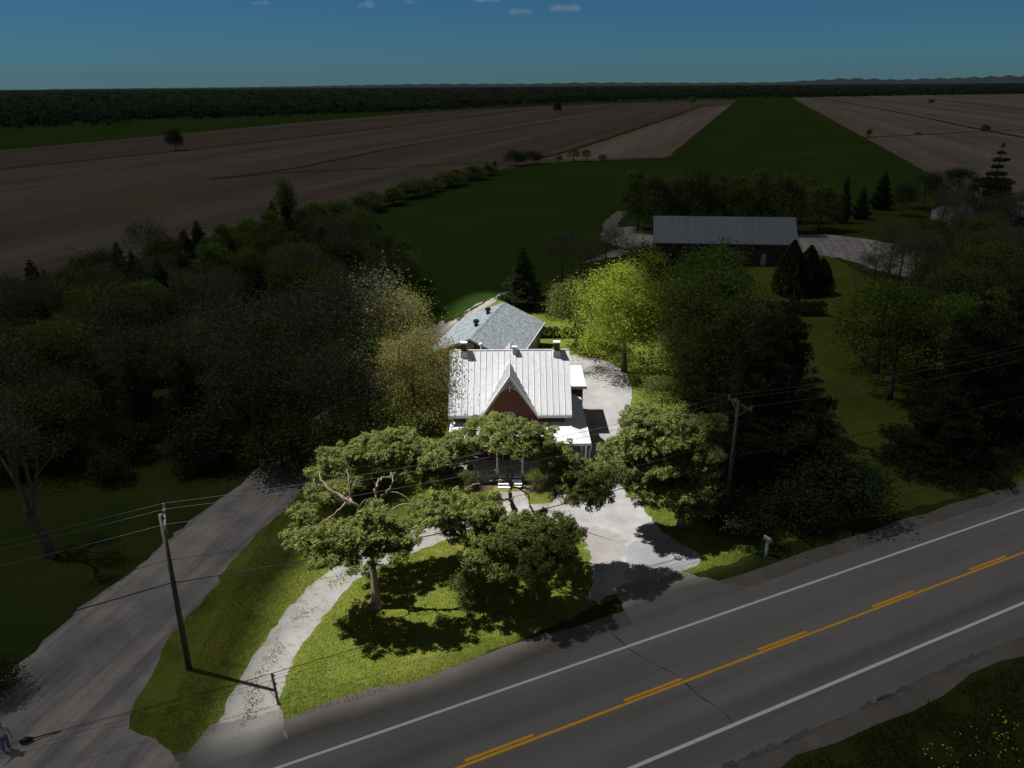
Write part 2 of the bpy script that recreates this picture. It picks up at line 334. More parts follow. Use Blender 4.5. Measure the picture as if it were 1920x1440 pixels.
# gravel track on the left, running on as a lane past the garage
trackL = G([(-200, 1440), (-60, 1330), (60, 1225), (150, 1140), (250, 1070), (340, 990), (400, 945), (458, 902)]) + [np.array(p) for p in ((-20.5, 62), (-16.5, 76), (-11.6, 93), (-8.6, 101), (-3.4, 114.5), (4, 131), (22, 146))]
trackR = G([(370, 1450), (300, 1395), (250, 1345), (285, 1260), (340, 1170), (400, 1105), (470, 1010), (560, 930)]) + [np.array(p) for p in ((-16.5, 62), (-12.6, 76), (-7.8, 92.5), (-5.6, 99.5), (-.6, 112), (7, 128), (24, 142))]
sheet('gravel_track', [p for p in smooth_line([np.append(q, 0) for q in trackL], 4)] + [p for p in smooth_line([np.append(q, 0) for q in trackR], 4)][::-1] + [np.append(rd(-12, 5.4), 0), np.append(rd(-26, 5.4), 0)], .022, M['track'], .12, .6)
strip('grass_ridge', [(-9.2, 97.2), (-6.2, 103), (-2.2, 112.4)], .5, .028, M['verge'], .1)
dL = G([(385, 1420), (405, 1370), (430, 1305), (470, 1240), (515, 1172), (560, 1120), (610, 1075), (700, 1020), (800, 985), (900, 960), (1000, 945), (1060, 945)])
dR = G([(545, 1395), (524, 1345), (530, 1290), (552, 1235), (585, 1185), (625, 1135), (665, 1092), (720, 1060), (830, 1015), (930, 985), (1020, 975), (1080, 985)])
sheet('driveway', smooth_line([np.append(q, 0) for q in dL], 3) + smooth_line([np.append(q, 0) for q in dR], 3)[::-1], .02, M['drive'], .07, .35)
sheet('gravel_yard', G([(1100, 1128), (1200, 1098), (1318, 1052), (1262, 1012), (1215, 965), (1190, 910), (1172, 860), (1172, 800), (1184, 745), (1172, 700), (1120, 672), (1060, 668), (1040, 720), (1040, 800), (1060, 900), (1030, 955), (1080, 990), (1108, 1040), (1112, 1090)]), .026, M['gravel'], .08, .4, 3)
sheet('driveway_apron', [rd(13.0, 5.0), rd(21.5, 5.0), rd(18.8, 8.2), rd(13.9, 8.6)], .034, M['asphalt'], .06, .4)
sheet('driveway_apron', [rd(-12.5, 5.0), rd(-7.2, 5.0), rd(-7.0, 7.2), rd(-10.6, 7.6)], .034, M['asphalt'], .06, .4)
M['old_asphalt'] = gravel_mat('old_asphalt', (.22, .225, .235), (.27, .275, .285), (.32, .325, .335))
M['litter'] = gravel_mat('litter', (.24, .22, .20), (.30, .28, .26), (.36, .345, .33))
sheet('asphalt_patch', G([(1178, 1022), (1215, 1006), (1262, 1012), (1318, 1052), (1200, 1097), (1172, 1085)]), .0285, M['old_asphalt'], .06, .3)
sheet('leaf_litter', G([(1084, 992), (1120, 985), (1172, 1010), (1176, 1040), (1150, 1062), (1112, 1075), (1106, 1035)]), .0272, M['litter'], .12, .25)
sheet('footpath', [(-1.4, 51.9), (.9, 51.9), (1.6, 48.2), (-1.2, 47.4)], .034, M['gravel'], .05, .3)
sheet('flower_bed', [(-4.6, 53.6), (-4.8, 52.2), (-1.6, 52.2), (-1.4, 53.6)], .03, M['mulch'], .06, .3)
sheet('flower_bed', [(1.0, 53.6), (1.0, 51.9), (4.6, 51.3), (6.2, 52.4), (6.3, 53.6)], .03, M['mulch'], .06, .3)
sheet('farmyard', G([(1120, 440), (1180, 425), (1240, 440), (1400, 470), (1500, 440), (1620, 448), (1720, 470), (1780, 520), (1760, 535), (1640, 505), (1530, 478), (1300, 500), (1190, 470), (1140, 455)]), .034, M['track'], .25, 1, 3)
strip('farm_lane', G([(1150, 445), (1145, 420), (1168, 396)]), 3.2, .04, M['shoulder'], .2)

# ------------------------------------------------------------------ hills on the horizon
M['far_hill'] = plain('far_hill', (.06, .085, .08), .2, .002, .95, 0)
def hills():
    V = []; Fc = []; n = 260; r = np.random.default_rng(3)
    xs = np.linspace(-12000, 22500, n); h = np.zeros(n)
    for k, (m_, am) in enumerate(((9, 60), (21, 45), (47, 22), (110, 9))): h += am * np.interp(np.linspace(0, m_ - 1, n), np.arange(m_), r.random(m_))
    h = np.convolve(np.pad(h, 4, mode='edge'), np.ones(9) / 9, 'valid')
    env = np.interp(xs, [-12000, -6000, 0, 5000, 10000, 17000, 22000], [0, .25, .5, .85, 1.25, 1.6, 1.6]); h = 22 + h * env * 1.35
    for i in range(n):
        for j, (dy, f) in enumerate(((-900, 0), (-450, .55), (0, 1), (700, .5), (1500, 0))):
            V.append((xs[i], 21500 + dy + 400 * math.sin(xs[i] / 1700), -4 + h[i] * f * (1 + .15 * math.sin(i * 1.7 + j))))
    for i in range(n - 1):
        for j in range(4): a = i * 5 + j; Fc.append((a, a + 5, a + 6, a + 1))
    return tag(MB().add(V, Fc).build('hills', M['far_hill'], None, True), kind='structure')
hills()

# ------------------------------------------------------------------ added shade deck, unseen overhead; then the material of the cloud scraps
LIT_GAP = [(-14.4, 27.3), (-14.6, 31.5), (-14.6, 37), (-13.9, 43), (-12.4, 46.4), (-10.0, 48.4), (-8.0, 51), (-7.6, 56), (-7.6, 69), (-8.2, 88), (-8.6, 104), (-4.2, 113.5), (1.5, 108), (5.5, 99), (10.3, 97.5), (15.2, 90), (20, 86), (18.9, 76), (17.2, 68), (16.2, 61), (15.8, 52), (16.6, 46.5), (14.8, 42.6), (11.2, 41.2), (8.2, 40), (4.9, 38), (.5, 35), (-4.8, 32), (-11.9, 29.2), (-13.8, 27.0)]  # outline of the sunlit patch, cut as the hole of the shade deck
SHADE_Z, SHADE_T = 380.0, 45.0
def shade_deck_mat():
    t = NT('cloud'); tr = t.n('ShaderNodeBsdfTransparent'); tr.inputs[0].default_value = (.328, .324, .318, 1)  # material of the added shade deck: lets a dim share of light through
    tl = t.n('ShaderNodeBsdfTranslucent'); tl.inputs[0].default_value = (.055, .06, .066, 1)
    a = t.n('ShaderNodeAddShader'); t.l(tr.outputs[0], a.inputs[0]); t.l(tl.outputs[0], a.inputs[1]); t.l(a.outputs[0], t.out.inputs[0]); return t.m
M['cloud'] = shade_deck_mat()
def shade_deck():  # added deck out of view, shades everything except the patch under its hole
    inner = smooth_line([np.array([x, y, 0.0]) for x, y in LIT_GAP], 4, True); n = len(inner); c0 = np.mean(inner, axis=0)
    Rr = [0, 25, 80, 220, 600, 1400, 2600, 3500, 6000, 10000, 16000, 24000, 34000]; r_ = np.random.default_rng(5); V = []; Fc = []
    for lay in (0, 1):
        for k, rr in enumerate(Rr):
            for p in inner:
                d = p - c0; d /= np.linalg.norm(d); q = p + d * rr
                base = SHADE_Z + lay * SHADE_T
                if k >= 3: base = max(base, .112 * math.hypot(q[0], q[1]) + lay * SHADE_T) + r_.uniform(-12, 12) * (1 if lay == 0 else 1.5)
                V.append(q + SUN * (base / SUN[2]))
    m = len(Rr)
    idx = lambda lay, k, i: (lay * m + k) * n + i % n
    for i in range(n):
        for k in range(m - 1):
            Fc.append((idx(0, k, i), idx(0, k, i + 1), idx(0, k + 1, i + 1), idx(0, k + 1, i)))
            Fc.append((idx(1, k, i), idx(1, k + 1, i), idx(1, k + 1, i + 1), idx(1, k, i + 1)))
        Fc.append((idx(0, 0, i), idx(1, 0, i), idx(1, 0, i + 1), idx(0, 0, i + 1)))
        Fc.append((idx(0, m - 1, i), idx(0, m - 1, i + 1), idx(1, m - 1, i + 1), idx(1, m - 1, i)))
    o = MB().add(V, Fc).build('shade_deck', M['cloud'], None, True); return tag(o, kind='structure')
shade_deck()
def puff_mat():
    t = NT('cloud_puff'); v = t.n('ShaderNodeVolumePrincipled'); v.inputs['Color'].default_value = (1, .93, .9, 1); v.inputs['Density'].default_value = 1.4e-4; v.inputs['Anisotropy'].default_value = .2
    t.l(v.outputs[0], t.out.inputs['Volume']); return t.m
M['puff'] = puff_mat()

# ================================================================== BUILDINGS
HO = np.array([-.2, 56.2, 0])
house = empty('farmhouse', HO, 0, label='red brick farmhouse with white metal roof and steep central gable', cat='house')
EZ, EY, RZ, RY = 4.95, -.4, 9.12, 3.8
SL = (RZ - EZ) / (RY - EY)
HL, HRt = -5.0, 5.05
def zmain(y): return EZ + (y - EY) * SL
# walls
def wall_front():
    b = MB(); hw = (8.2 - 5.05) / 1.489
    b.prism([(-4.6, 0, 0), (4.55, 0, 0), (4.55, 0, 5.05), (hw, 0, 5.05), (0, 0, 8.2), (-hw, 0, 5.05), (-4.6, 0, 5.05)], (0, .3, 0)); return b
wf = wall_front().build('front_wall', M['brick'], house)
MB().prism([(-4.6, .303, 0), (-4.6, 7.3, 0), (-4.6, 7.3, 5.05), (-4.6, 3.8, 8.9), (-4.6, .303, 5.05)], (.3, 0, 0)).build('side_wall', M['brick'], house)
MB().prism([(4.25, .303, 0), (4.25, 7.3, 0), (4.25, 7.3, 5.05), (4.25, 3.8, 8.9), (4.25, .303, 5.05)], (.3, 0, 0)).build('side_wall', M['brick'], house)
MB().prism([(-4.6, 7.303, 0), (4.55, 7.303, 0), (4.55, 7.303, 5.05), (2.1, 7.303, 5.05), (0, 7.303, 8.2), (-2.1, 7.303, 5.05), (-4.6, 7.303, 5.05)], (0, .3, 0)).build('back_wall', M['brick'], house)
# main roof: deck, then each metal panel and each raised seam
th = math.atan(SL); SLEN = math.hypot(RZ - EZ, RY - EY)
GZ, GT = 8.35, 1.489                     # apex height and slope of the steep central gables
GHW = (GZ - EZ) / GT
def yval(x): return EY + max(0.0, (GZ - GT * abs(x) - EZ) / SL)      # where the main slope meets a gable roof
roof = empty('roof', (0, 0, 0)); roof.parent = house
def slope_slab(poly, fr, z0, z1):        # plan polygon laid on the front (or back) slope
    f = (lambda y: y) if fr else (lambda y: 2 * RY - y)
    return MB().prism([(x, f(y), zmain(y) + z0) for x, y in poly], (0, 0, z1 - z0))
for fr in (True, False):
    slope_slab([(HL + .02, EY + .02), (-GHW, EY + .02), (0, yval(0)), (GHW, EY + .02), (HRt - .02, EY + .02), (HRt - .02, RY - .002), (HL + .02, RY - .002)], fr, -.26, -.10).build('roof_deck', M['trim'], roof)
NP = 20; PW = (HRt - HL) / NP
pm = MB().box(.006, PW - .006, 0, SLEN, -.06, 0).mesh('roof_panel'); pm.materials.append(M['white_roof'])
sm = MB().box(-.016, .016, 0, SLEN, -.03, .045).mesh('seam'); sm.materials.append(M['seam'])
for side in (0, 1):
    for i in range(NP):
        x0, x1 = HL + i * PW, HL + (i + 1) * PW
        if min(abs(x0), abs(x1)) >= GHW:
            o = link('roof_panel', pm, None, roof)
            o.location = (x0 if side == 0 else x1, EY if side == 0 else 2 * RY - EY, EZ + rng.uniform(-.004, .004)); o.rotation_euler = (th, 0, 0 if side == 0 else math.pi)
        else:
            P = [(x0 + .006, RY), (x0 + .006, yval(x0))] + ([(0, yval(0))] if x0 < 0 < x1 else []) + [(x1 - .006, yval(x1)), (x1 - .006, RY)]
            slope_slab(P, side == 0, -.08, 0).build('roof_panel', M['white_roof'], roof)
        if i:
            y0 = yval(x0)
            if y0 <= EY + 1e-6:
                s_ = link('seam', sm, None, roof); s_.location = (x0, EY if side == 0 else 2 * RY - EY, EZ + .002); s_.rotation_euler = (th, 0, 0 if side == 0 else math.pi)
            else: slope_slab([(x0 - .016, RY), (x0 - .016, y0), (x0 + .016, y0), (x0 + .016, RY)], side == 0, -.03, .064).build('seam', M['seam'], roof)
MB().tube([(HL - .01, RY, RZ - .01), (HRt + .01, RY, RZ - .01)], .07, 8).build('ridge_cap', M['white_roof'], roof)
for x0, x1 in ((HL, -GHW - .06), (GHW + .06, HRt)): MB().box(x0, x1, EY - .05, EY - .005, EZ - .26, EZ - .03).build('fascia', M['trim'], roof)
for x0, x1 in ((HL - .045, HL - .003), (HRt + .003, HRt + .045)):
    MB().prism([(x0, EY - .04, EZ - .02), (x0, RY, RZ + .0), (x0, RY, RZ - .26), (x0, EY - .04, EZ - .27)], (x1 - x0, 0, 0)).build('verge_board', M['trim'], roof)
# steep central gables, front and back
def gable(front):
    yb = lambda y: y if front else 2 * RY - y
    rt = MB(); y0 = EY; yend = RY - (RZ - GZ) / SL
    gr = None
    ns = 8; w_ = (yend - y0) / ns
    base = MB().prism([(0, yb(y0 + .02), GZ - .12), (0, yb(yend), GZ - .12), (0, yb(yend), GZ - .3), (0, yb(y0 + .02), GZ - .3)], (.02, 0, 0))
    gr = base.build('gable_roof', M['trim'], house)
    for sx in (-1, 1):
        for i in range(ns):
            ya, yc = y0 + i * w_, y0 + (i + 1) * w_ - .02
            sa = (GZ - zmain(ya)) / GT + .03; sb = max(.0, (GZ - zmain(yc)) / GT + .03)
            P = [(0, yb(ya), GZ), (0, yb(yc), GZ), (sx * sb, yb(yc), GZ - sb * GT), (sx * sa, yb(ya), GZ - sa * GT)]
            nrm = np.array([sx * GT, 0, 1]) / math.hypot(GT, 1)
            MB().prism([np.array(p) - nrm * .05 for p in P], nrm * .05).build('roof_panel', M['white_roof'], gr)
            if i:
                L = [(0, yb(ya - .012), GZ), (sx * sa, yb(ya - .012), GZ - sa * GT)]
                MB().prism([np.array(L[0]) - nrm * .02, np.array(L[0]) + nrm * .055, np.array(L[1]) + nrm * .055, np.array(L[1]) - nrm * .02], (0, .03, 0)).build('seam', M['seam'], gr)
        s_e = (GZ - EZ) / GT + .1
        a, c = np.array([0, yb(EY - .03), GZ + .02]), np.array([sx * s_e, yb(EY - .03), GZ + .02 - s_e * GT])
        dn = np.array([0, 0, -.42])
        MB().prism([a, c, c + dn * .6, a + dn * .85], (0, .06 if front else -.06, 0)).build('bargeboard', M['trim'], house)
        MB().prism([a + np.array([0, .075, -.30]), c + np.array([0, .075, -.26]), c + np.array([-sx * .1, .4, -.26]), a + np.array([0, .4, -.30])], (0, 0, -.03)).build('soffit', M['trim'], house)
    y = yb(EY)
    if front:
        fin = MB().tube([(0, y - .03, GZ - .35), (0, y - .03, GZ - 1.15)], .035, 8).tube([(0, y - .03, GZ - 1.15), (0, y - .03, GZ - 1.35)], [.06, .02], 8).build('finial', M['white_wood'], house)
        for sx in (-1, 1):
            b = MB()
            b.tube([(sx * (.72 - .68 * math.sin(k / 12 * math.pi / 2)), y - .03, GZ - 1.28 + .35 * math.sin(k / 12 * math.pi / 2)) for k in range(13)], .035, 6)
            for cx, cz, r0 in ((.22, GZ - .78, .13), (.42, GZ - .93, .10)):
                b.tube([(sx * (cx + r0 * (1 - k / 22) * math.cos(k * .5)), y - .03, cz + r0 * (1 - k / 22) * math.sin(k * .5)) for k in range(18)], .026, 5)
            b.build('scroll_bracket', M['white_wood'], house)
gable(True); gable(False)
# chimneys and roof vents
for cx in (-3.85, 4.0):
    ch = MB().box(cx - .25, cx + .25, 3.35, 3.8, 8.6, 9.82).build('chimney', M['brick'], house)
    MB().box(cx - .3, cx + .3, 3.3, 3.85, 9.823, 9.93).build('chimney_cap', M['trim'], ch)
    MB().box(cx - .3, cx + .3, 3.28, 3.84, 8.4, 9.16).build('flashing', M['trim'], ch)
v = MB().box(.27, .6, 3.5, 3.75, 8.7, 9.36).build('roof_vent', M['trim'], house); MB().box(.2, .67, 3.42, 3.83, 9.363, 9.5).build('vent_cap', M['trim'], v)
v = MB().tube([(-2.45, 4.3, 8.4), (-2.45, 4.3, 9.5)], .07, 8).build('roof_vent', M['grey_metal'], house); MB().tube([(-2.45, 4.3, 9.45), (-2.45, 4.3, 9.58)], [.2, .16], 10).build('vent_cap', M['white_wood'], v)
# windows and door
def window(par, cx, z0, z1, w_, y, arch=False, sub=True):
    n = 8; top = [(cx + w_ / 2 * math.cos(math.pi * k / n), z1 + (w_ / 2 * math.sin(math.pi * k / n) if arch else 0)) for k in range(n + 1)] if arch else [(cx + w_ / 2, z1), (cx - w_ / 2, z1)]
    pts = [(cx - w_ / 2, z0), (cx + w_ / 2, z0)] + top
    wn = MB().prism([(x, y - .01, z) for x, z in pts], (0, -.02, 0)).build('window', M['glass'], par)
    fr = MB(); k = 1 + .16 / w_
    for (ax, az), (bx, bz) in zip(pts, pts[1:] + pts[:1]): fr.tube([(ax, y - .04, az), (bx, y - .04, bz)], .05, 4)
    fr.tube([(cx, y - .035, z0), (cx, y - .035, z1)], .025, 4); fr.tube([(cx - w_ / 2, y - .035, (z0 + z1) / 2), (cx + w_ / 2, y - .035, (z0 + z1) / 2)], .03, 4)
    fr.build('frame', M['trim'], wn); MB().box(cx - w_ / 2 - .12, cx + w_ / 2 + .12, y - .16, y - .0, z0 - .14, z0 - .05).build('sill', M['trim'], wn)
window(house, 0, 3.8, 4.6, .95, 0, True)
for cx in (-3.1, 3.0): window(house, cx, 1.4, 3.1, 1.1, 0)
dr = MB().box(-.55, .55, -.07, -.003, .7, 2.9).build('door', M['dark_wall'], house)
fr = MB().box(-.68, -.56, -.09, -.003, .7, 3.0).box(.56, .68, -.09, -.003, .7, 3.0).box(-.68, .68, -.1, -.003, 3.0, 3.12); fr.build('frame', M['trim'], dr)
MB().tube([(.42, -.12, 1.7), (.42, -.075, 1.7)], .04, 8).build('handle', M['grey_metal'], dr)
def side_window(par, cy_, z0, z1, w_, x):
    wn = MB().box(x + .01, x + .03, cy_ - w_ / 2, cy_ + w_ / 2, z0, z1).build('window', M['glass'], par)
    fr = MB()
    for a, b in (((cy_ - w_ / 2, z0), (cy_ + w_ / 2, z0)), ((cy_ - w_ / 2, z1), (cy_ + w_ / 2, z1)), ((cy_ - w_ / 2, z0), (cy_ - w_ / 2, z1)), ((cy_ + w_ / 2, z0), (cy_ + w_ / 2, z1)), ((cy_ - w_ / 2, (z0 + z1) / 2), (cy_ + w_ / 2, (z0 + z1) / 2))):
        fr.tube([(x + .035, a[0], a[1]), (x + .035, b[0], b[1])], .05, 4)
    fr.build('frame', M['trim'], wn)
for cy_ in (2, 5.4): side_window(house, cy_, 1.4, 3.1, 1.0, 4.55); side_window(house, cy_, 5.0, 6.3, .85, 4.55)
# verandah round front and right side
porch = MB().box(-4.75, 6.3, -2.55, -.003, .5, .65).box(4.553, 6.3, .0, 6.9, .5, .65).build('verandah_floor', M['deck'], house)
PZ0, PZ1 = 3.45, 4.15
pr = MB().prism([(-4.95, -2.65, PZ0), (6.42, -2.65, PZ0), (4.56, -.003, PZ1), (-4.95, -.003, PZ1)], (0, 0, -.1)).build('verandah_roof', M['white_roof'], house)
MB().prism([(6.425, -2.64, PZ0 + .002), (6.425, 6.95, PZ0 + .002), (4.565, 6.95, PZ1 + .002), (4.565, 0.0, PZ1 + .002)], (0, 0, -.1)).build('verandah_side_roof', M['white_roof'], house)
MB().box(-4.99, 6.46, -2.72, -2.655, PZ0 - .2, PZ0 + .01).build('verandah_fascia', M['trim'], house)
MB().box(6.43, 6.49, -2.65, 6.95, PZ0 - .2, PZ0 + .01).build('verandah_fascia', M['trim'], house)
MB().tube([(6.42, -2.65, PZ0 + .02), (4.56, 0, PZ1 + .02)], .035, 6).build('hip_cap', M['white_roof'], house)
for k in range(1, 11):
    x = -4.95 + k * 1.03
    yt = -.003 if x < 4.5 else -2.65 + 2.64 * (6.42 - x) / 1.86
    MB().prism([(x - .012, -2.65, PZ0), (x - .012, -2.65, PZ0 + .035), (x - .012, yt, PZ0 + .035 + (yt + 2.65) * .265), (x - .012, yt, PZ0 + (yt + 2.65) * .265)], (.024, 0, 0)).build('seam', M['seam'], pr)
def post(x, y):
    c = MB().box(x - .075, x + .075, y - .075, y + .075, .65, PZ0 - .2).build('column', M['white_wood'], house)
    MB().box(x - .12, x + .12, y - .12, y + .12, .653, .95).build('base', M['white_wood'], c)
    MB().box(x - .13, x + .13, y - .13, y + .13, PZ0 - .34, PZ0 - .205).build('capital', M['white_wood'], c)
    b = MB()
    for s in (-1, 1): b.tube([(x + s * (.1 + .35 * math.sin(k / 6 * 1.57)), y, PZ0 - .75 + .5 * (1 - math.cos(k / 6 * 1.57))) for k in range(7)], .025, 5)
    b.build('bracket', M['white_wood'], c)
for x in (-4.45, -1.05, 1.0, 4.25, 6.1): post(x, -2.38)
for y in (.6, 3.6, 6.5): post(6.1, y)
def lattice(x0, x1, y):
    b = MB().box(x0, x1, y - .02, y + .02, .44, .5).box(x0, x1, y - .02, y + .02, .02, .08).box(x0, x0 + .07, y - .02, y + .02, .08, .44).box(x1 - .07, x1, y - .02, y + .02, .08, .44)
    for k in range(int((x1 - x0) / .11)):
        a = x0 + .04 + k * .11
        for s, yy in ((1, y - .008), (-1, y + .008)):
            p, q = (a, .07), (a + .38 * s, .45)
            if x0 < q[0] < x1: b.prism([(p[0] - .022, yy, p[1]), (p[0] + .022, yy, p[1]), (q[0] + .022, yy, q[1]), (q[0] - .022, yy, q[1])], (0, .01, 0))
    return b.build('lattice', M['white_wood'], house)
lattice(-4.72, -1.1, -2.5); lattice(1.05, 6.27, -2.5)
for k in range(4):
    MB().box(-.98, .95, -2.86 - k * .3, -2.56 - k * .3, .47 - k * .15, .52 - k * .15).build('step', M['white_wood'], house)
    MB().box(-.98, .95, -2.585 - k * .3, -2.565 - k * .3, .35 - k * .15, .467 - k * .15).build('riser', M['deck'], house)
# rear side wing, low flat roof
MB().box(4.0, 6.75, 7.65, 12.2, 0, 4.3).build('rear_wing_wall', M['brick'], house)
MB().box(3.9, 7.0, 7.0, 12.5, 4.303, 4.45).build('rear_wing_roof', M['white_roof'], house)
MB().box(3.87, 7.03, 6.94, 6.995, 4.2, 4.47).build('fascia', M['trim'], house)
MB().tube([(6.53, -2.5, 3.28), (6.55, -2.5, 3.0), (6.4, -2.46, 2.6), (6.4, -2.46, .1)], .045, 6).build('downspout', M['trim'], house)

# ------------------------------------------------------------------ garage behind the house
gar = empty('garage', (-4.5, 75.6, 0), R_(-14), label='garage with grey shingle roof standing behind the brick farmhouse', cat='garage')
GL, GH, GE, GW = 14.9, 5.0, 2.7, 5.2
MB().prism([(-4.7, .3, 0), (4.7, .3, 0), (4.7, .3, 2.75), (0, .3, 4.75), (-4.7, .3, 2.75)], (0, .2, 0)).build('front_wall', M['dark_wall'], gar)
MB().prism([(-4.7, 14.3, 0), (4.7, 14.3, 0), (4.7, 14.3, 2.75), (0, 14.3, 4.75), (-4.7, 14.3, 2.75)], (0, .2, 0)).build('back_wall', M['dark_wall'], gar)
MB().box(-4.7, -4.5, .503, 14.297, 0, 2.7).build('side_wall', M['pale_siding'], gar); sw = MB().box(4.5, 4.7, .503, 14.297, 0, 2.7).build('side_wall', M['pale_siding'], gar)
for s in (-1, 1):
    MB().prism([(0, 0, GH), (s * GW, 0, GE), (s * GW, 0, GE - .12), (0, 0, GH - .12)], (0, GL, 0)).build('roof_slope', M['shingles'], gar)
    MB().prism([(0, -.06, GH + .02), (s * (GW + .02), -.06, GE + .02), (s * (GW + .02), -.06, GE - .24), (0, -.06, GH - .24)], (0, .055, 0)).build('bargeboard', M['trim'], gar)
    MB().box(s * GW + (.003 if s > 0 else -.06), s * GW + (.06 if s > 0 else -.003), 0, GL, GE - .16, GE + .02).build('gutter', M['trim'], gar)
n_ = 22
for k in range(n_):
    a0 = k * GL / n_
    MB().prism([(-.16, a0, GH - .045), (0, a0, GH + .03), (.16, a0, GH - .045), (0, a0, GH + .01)], (0, GL / n_ - .02, 0)).build('ridge_shingle', M['shingles'], gar)
d = MB().tube([(0, .29, 4.05), (0, .24, 4.05)], .36, 20).build('gable_vent', M['pale_siding'], gar)
MB().tube([(.36 * math.cos(k / 20 * 6.2832), .235, 4.05 + .36 * math.sin(k / 20 * 6.2832)) for k in range(21)], .04, 5, False).build('rim', M['trim'], d)
for yv in (5.6, 10.6):
    z0 = GH - .9 * (GH - GE) / GW
    v = MB().tube([(-.9, yv, z0 - .2), (-.9, yv, z0 + .55)], .22, 10).build('roof_vent', M['black_metal'], gar)
    MB().tube([(-.9, yv, z0 + .5), (-.9, yv, z0 + .6), (-.9, yv, z0 + .78)], [.36, .36, .3], 10).build('vent_cap', M['black_metal'], v)
for y0, y1, mt in ((9.0, 10.0, 'glass'), (10.9, 11.9, 'glass'), (6, 7.1, 'white_wood'), (12.6, 13.5, 'dark_wall')):
    wn = MB().box(4.703, 4.73, y0, y1, .9 if mt == 'glass' else .05, 2.1).build('window' if mt == 'glass' else 'door', M[mt], gar)
    b = MB()
    for p, q in (((y0, .9), (y1, .9)), ((y0, 2.12), (y1, 2.12)), ((y0, .1), (y0, 2.12)), ((y1, .1), (y1, 2.12))): b.tube([(4.735, p[0], p[1]), (4.735, q[0], q[1])], .05, 4)
    b.build('frame', M['trim'], wn)
gd = MB().box(-3.8, -.6, .24, .297, 0, 2.3).build('garage_door', M['pale_siding'], gar)
# ------------------------------------------------------------------ barn
BL = 24.9
barn = empty('barn', (25.3, 132.2, 0), R_(-6.5), label='long low barn with blue grey metal roof beside the gravel yard', cat='barn')
MB().box(.5, BL - .5, .5, .7, 0, 4.0).build('front_wall', M['barn_wall'], barn); MB().box(.5, BL - .5, 8.3, 8.5, 0, 4.0).build('back_wall', M['barn_wall'], barn)
for x in (.5, BL - .7): MB().prism([(x, .703, 0), (x, 8.297, 0), (x, 8.297, 4.05), (x, 4.5, 7.6), (x, .703, 4.05)], (.2, 0, 0)).build('end_wall', M['barn_wall'], barn)
brf = MB().prism([(0, 0, 3.9), (0, 4.5, 7.9), (0, 9, 3.9), (0, 9, 3.75), (0, 4.5, 7.74), (0, 0, 3.75)], (BL, 0, 0)).build('roof', M['barn_roof'], barn)
bt = math.atan2(4.0, 4.5); bl = math.hypot(4, 4.5)
bpm = MB().box(.01, .9, 0, bl, 0, .03).mesh('roof_panel'); bpm.materials.append(M['barn_roof'])
for k in range(27):
    o = link('roof_panel', bpm, None, brf); o.location = (k * .92, 0, 3.905); o.rotation_euler = (bt, 0, 0)
for x0, x1, z0, z1, nm, mt in ((12.6, 15.2, .2, 2.6, 'barn_door', 'pale_siding'), (18.8, 19.8, .1, 2.2, 'door', 'pale_siding'), (21.2, 22.3, .9, 2.3, 'window', 'glass'), (3, 4.2, 1.0, 2.3, 'window', 'glass'), (7.5, 8.7, 1.0, 2.3, 'window', 'glass')):
    dd = MB().box(x0, x1, .44, .497, z0, z1).build(nm, M[mt], barn)
    b = MB()
    for p, q in (((x0, z0), (x1, z0)), ((x0, z1), (x1, z1)), ((x0, z0), (x0, z1)), ((x1, z0), (x1, z1))): b.tube([(p[0], .42, p[1]), (q[0], .42, q[1])], .06, 4)
    b.build('frame', M['barn_wall'], dd)
# ------------------------------------------------------------------ houses beyond the trees at the right
def small_house(loc, rz, lab, W, D, H, RH):
    h = empty('house', loc, rz, label=lab, cat='house')
    MB().box(-W / 2, W / 2, -D / 2, -D / 2 + .2, 0, H).build('wall', M['pale_siding'], h); MB().box(-W / 2, W / 2, D / 2 - .2, D / 2, 0, H).build('wall', M['pale_siding'], h)
    for x in (-W / 2, W / 2 - .2): MB().prism([(x, -D / 2 + .203, 0), (x, D / 2 - .203, 0), (x, D / 2 - .203, H), (x, 0, RH - .15), (x, -D / 2 + .203, H)], (.2, 0, 0)).build('wall', M['pale_siding'], h)
    for s in (-1, 1): MB().prism([(-W / 2 - .4, 0, RH), (-W / 2 - .4, s * (D / 2 + .4), H - .1), (-W / 2 - .4, s * (D / 2 + .4), H - .25), (-W / 2 - .4, 0, RH - .15)], (W + .8, 0, 0)).build('roof', M['barn_roof'], h)
    MB().box(1, 1.5, -.25, .25, RH - .5, RH + .8).build('chimney', M['brick'], h)
    for x in (-W / 4, W / 4): window(h, x, 1, 2.2, 1.1, -D / 2)
    return h
p = g(1815, 372, 5.2); small_house((p[0], p[1], 0), R_(12), 'pale house roof showing through the trees below the big pine', 11, 8, 3, 5.2)
p = g(1905, 376, 5.2); small_house((p[0], p[1], 0), R_(20), 'pale house at the right edge behind the treetops', 10, 8, 3, 5.0)

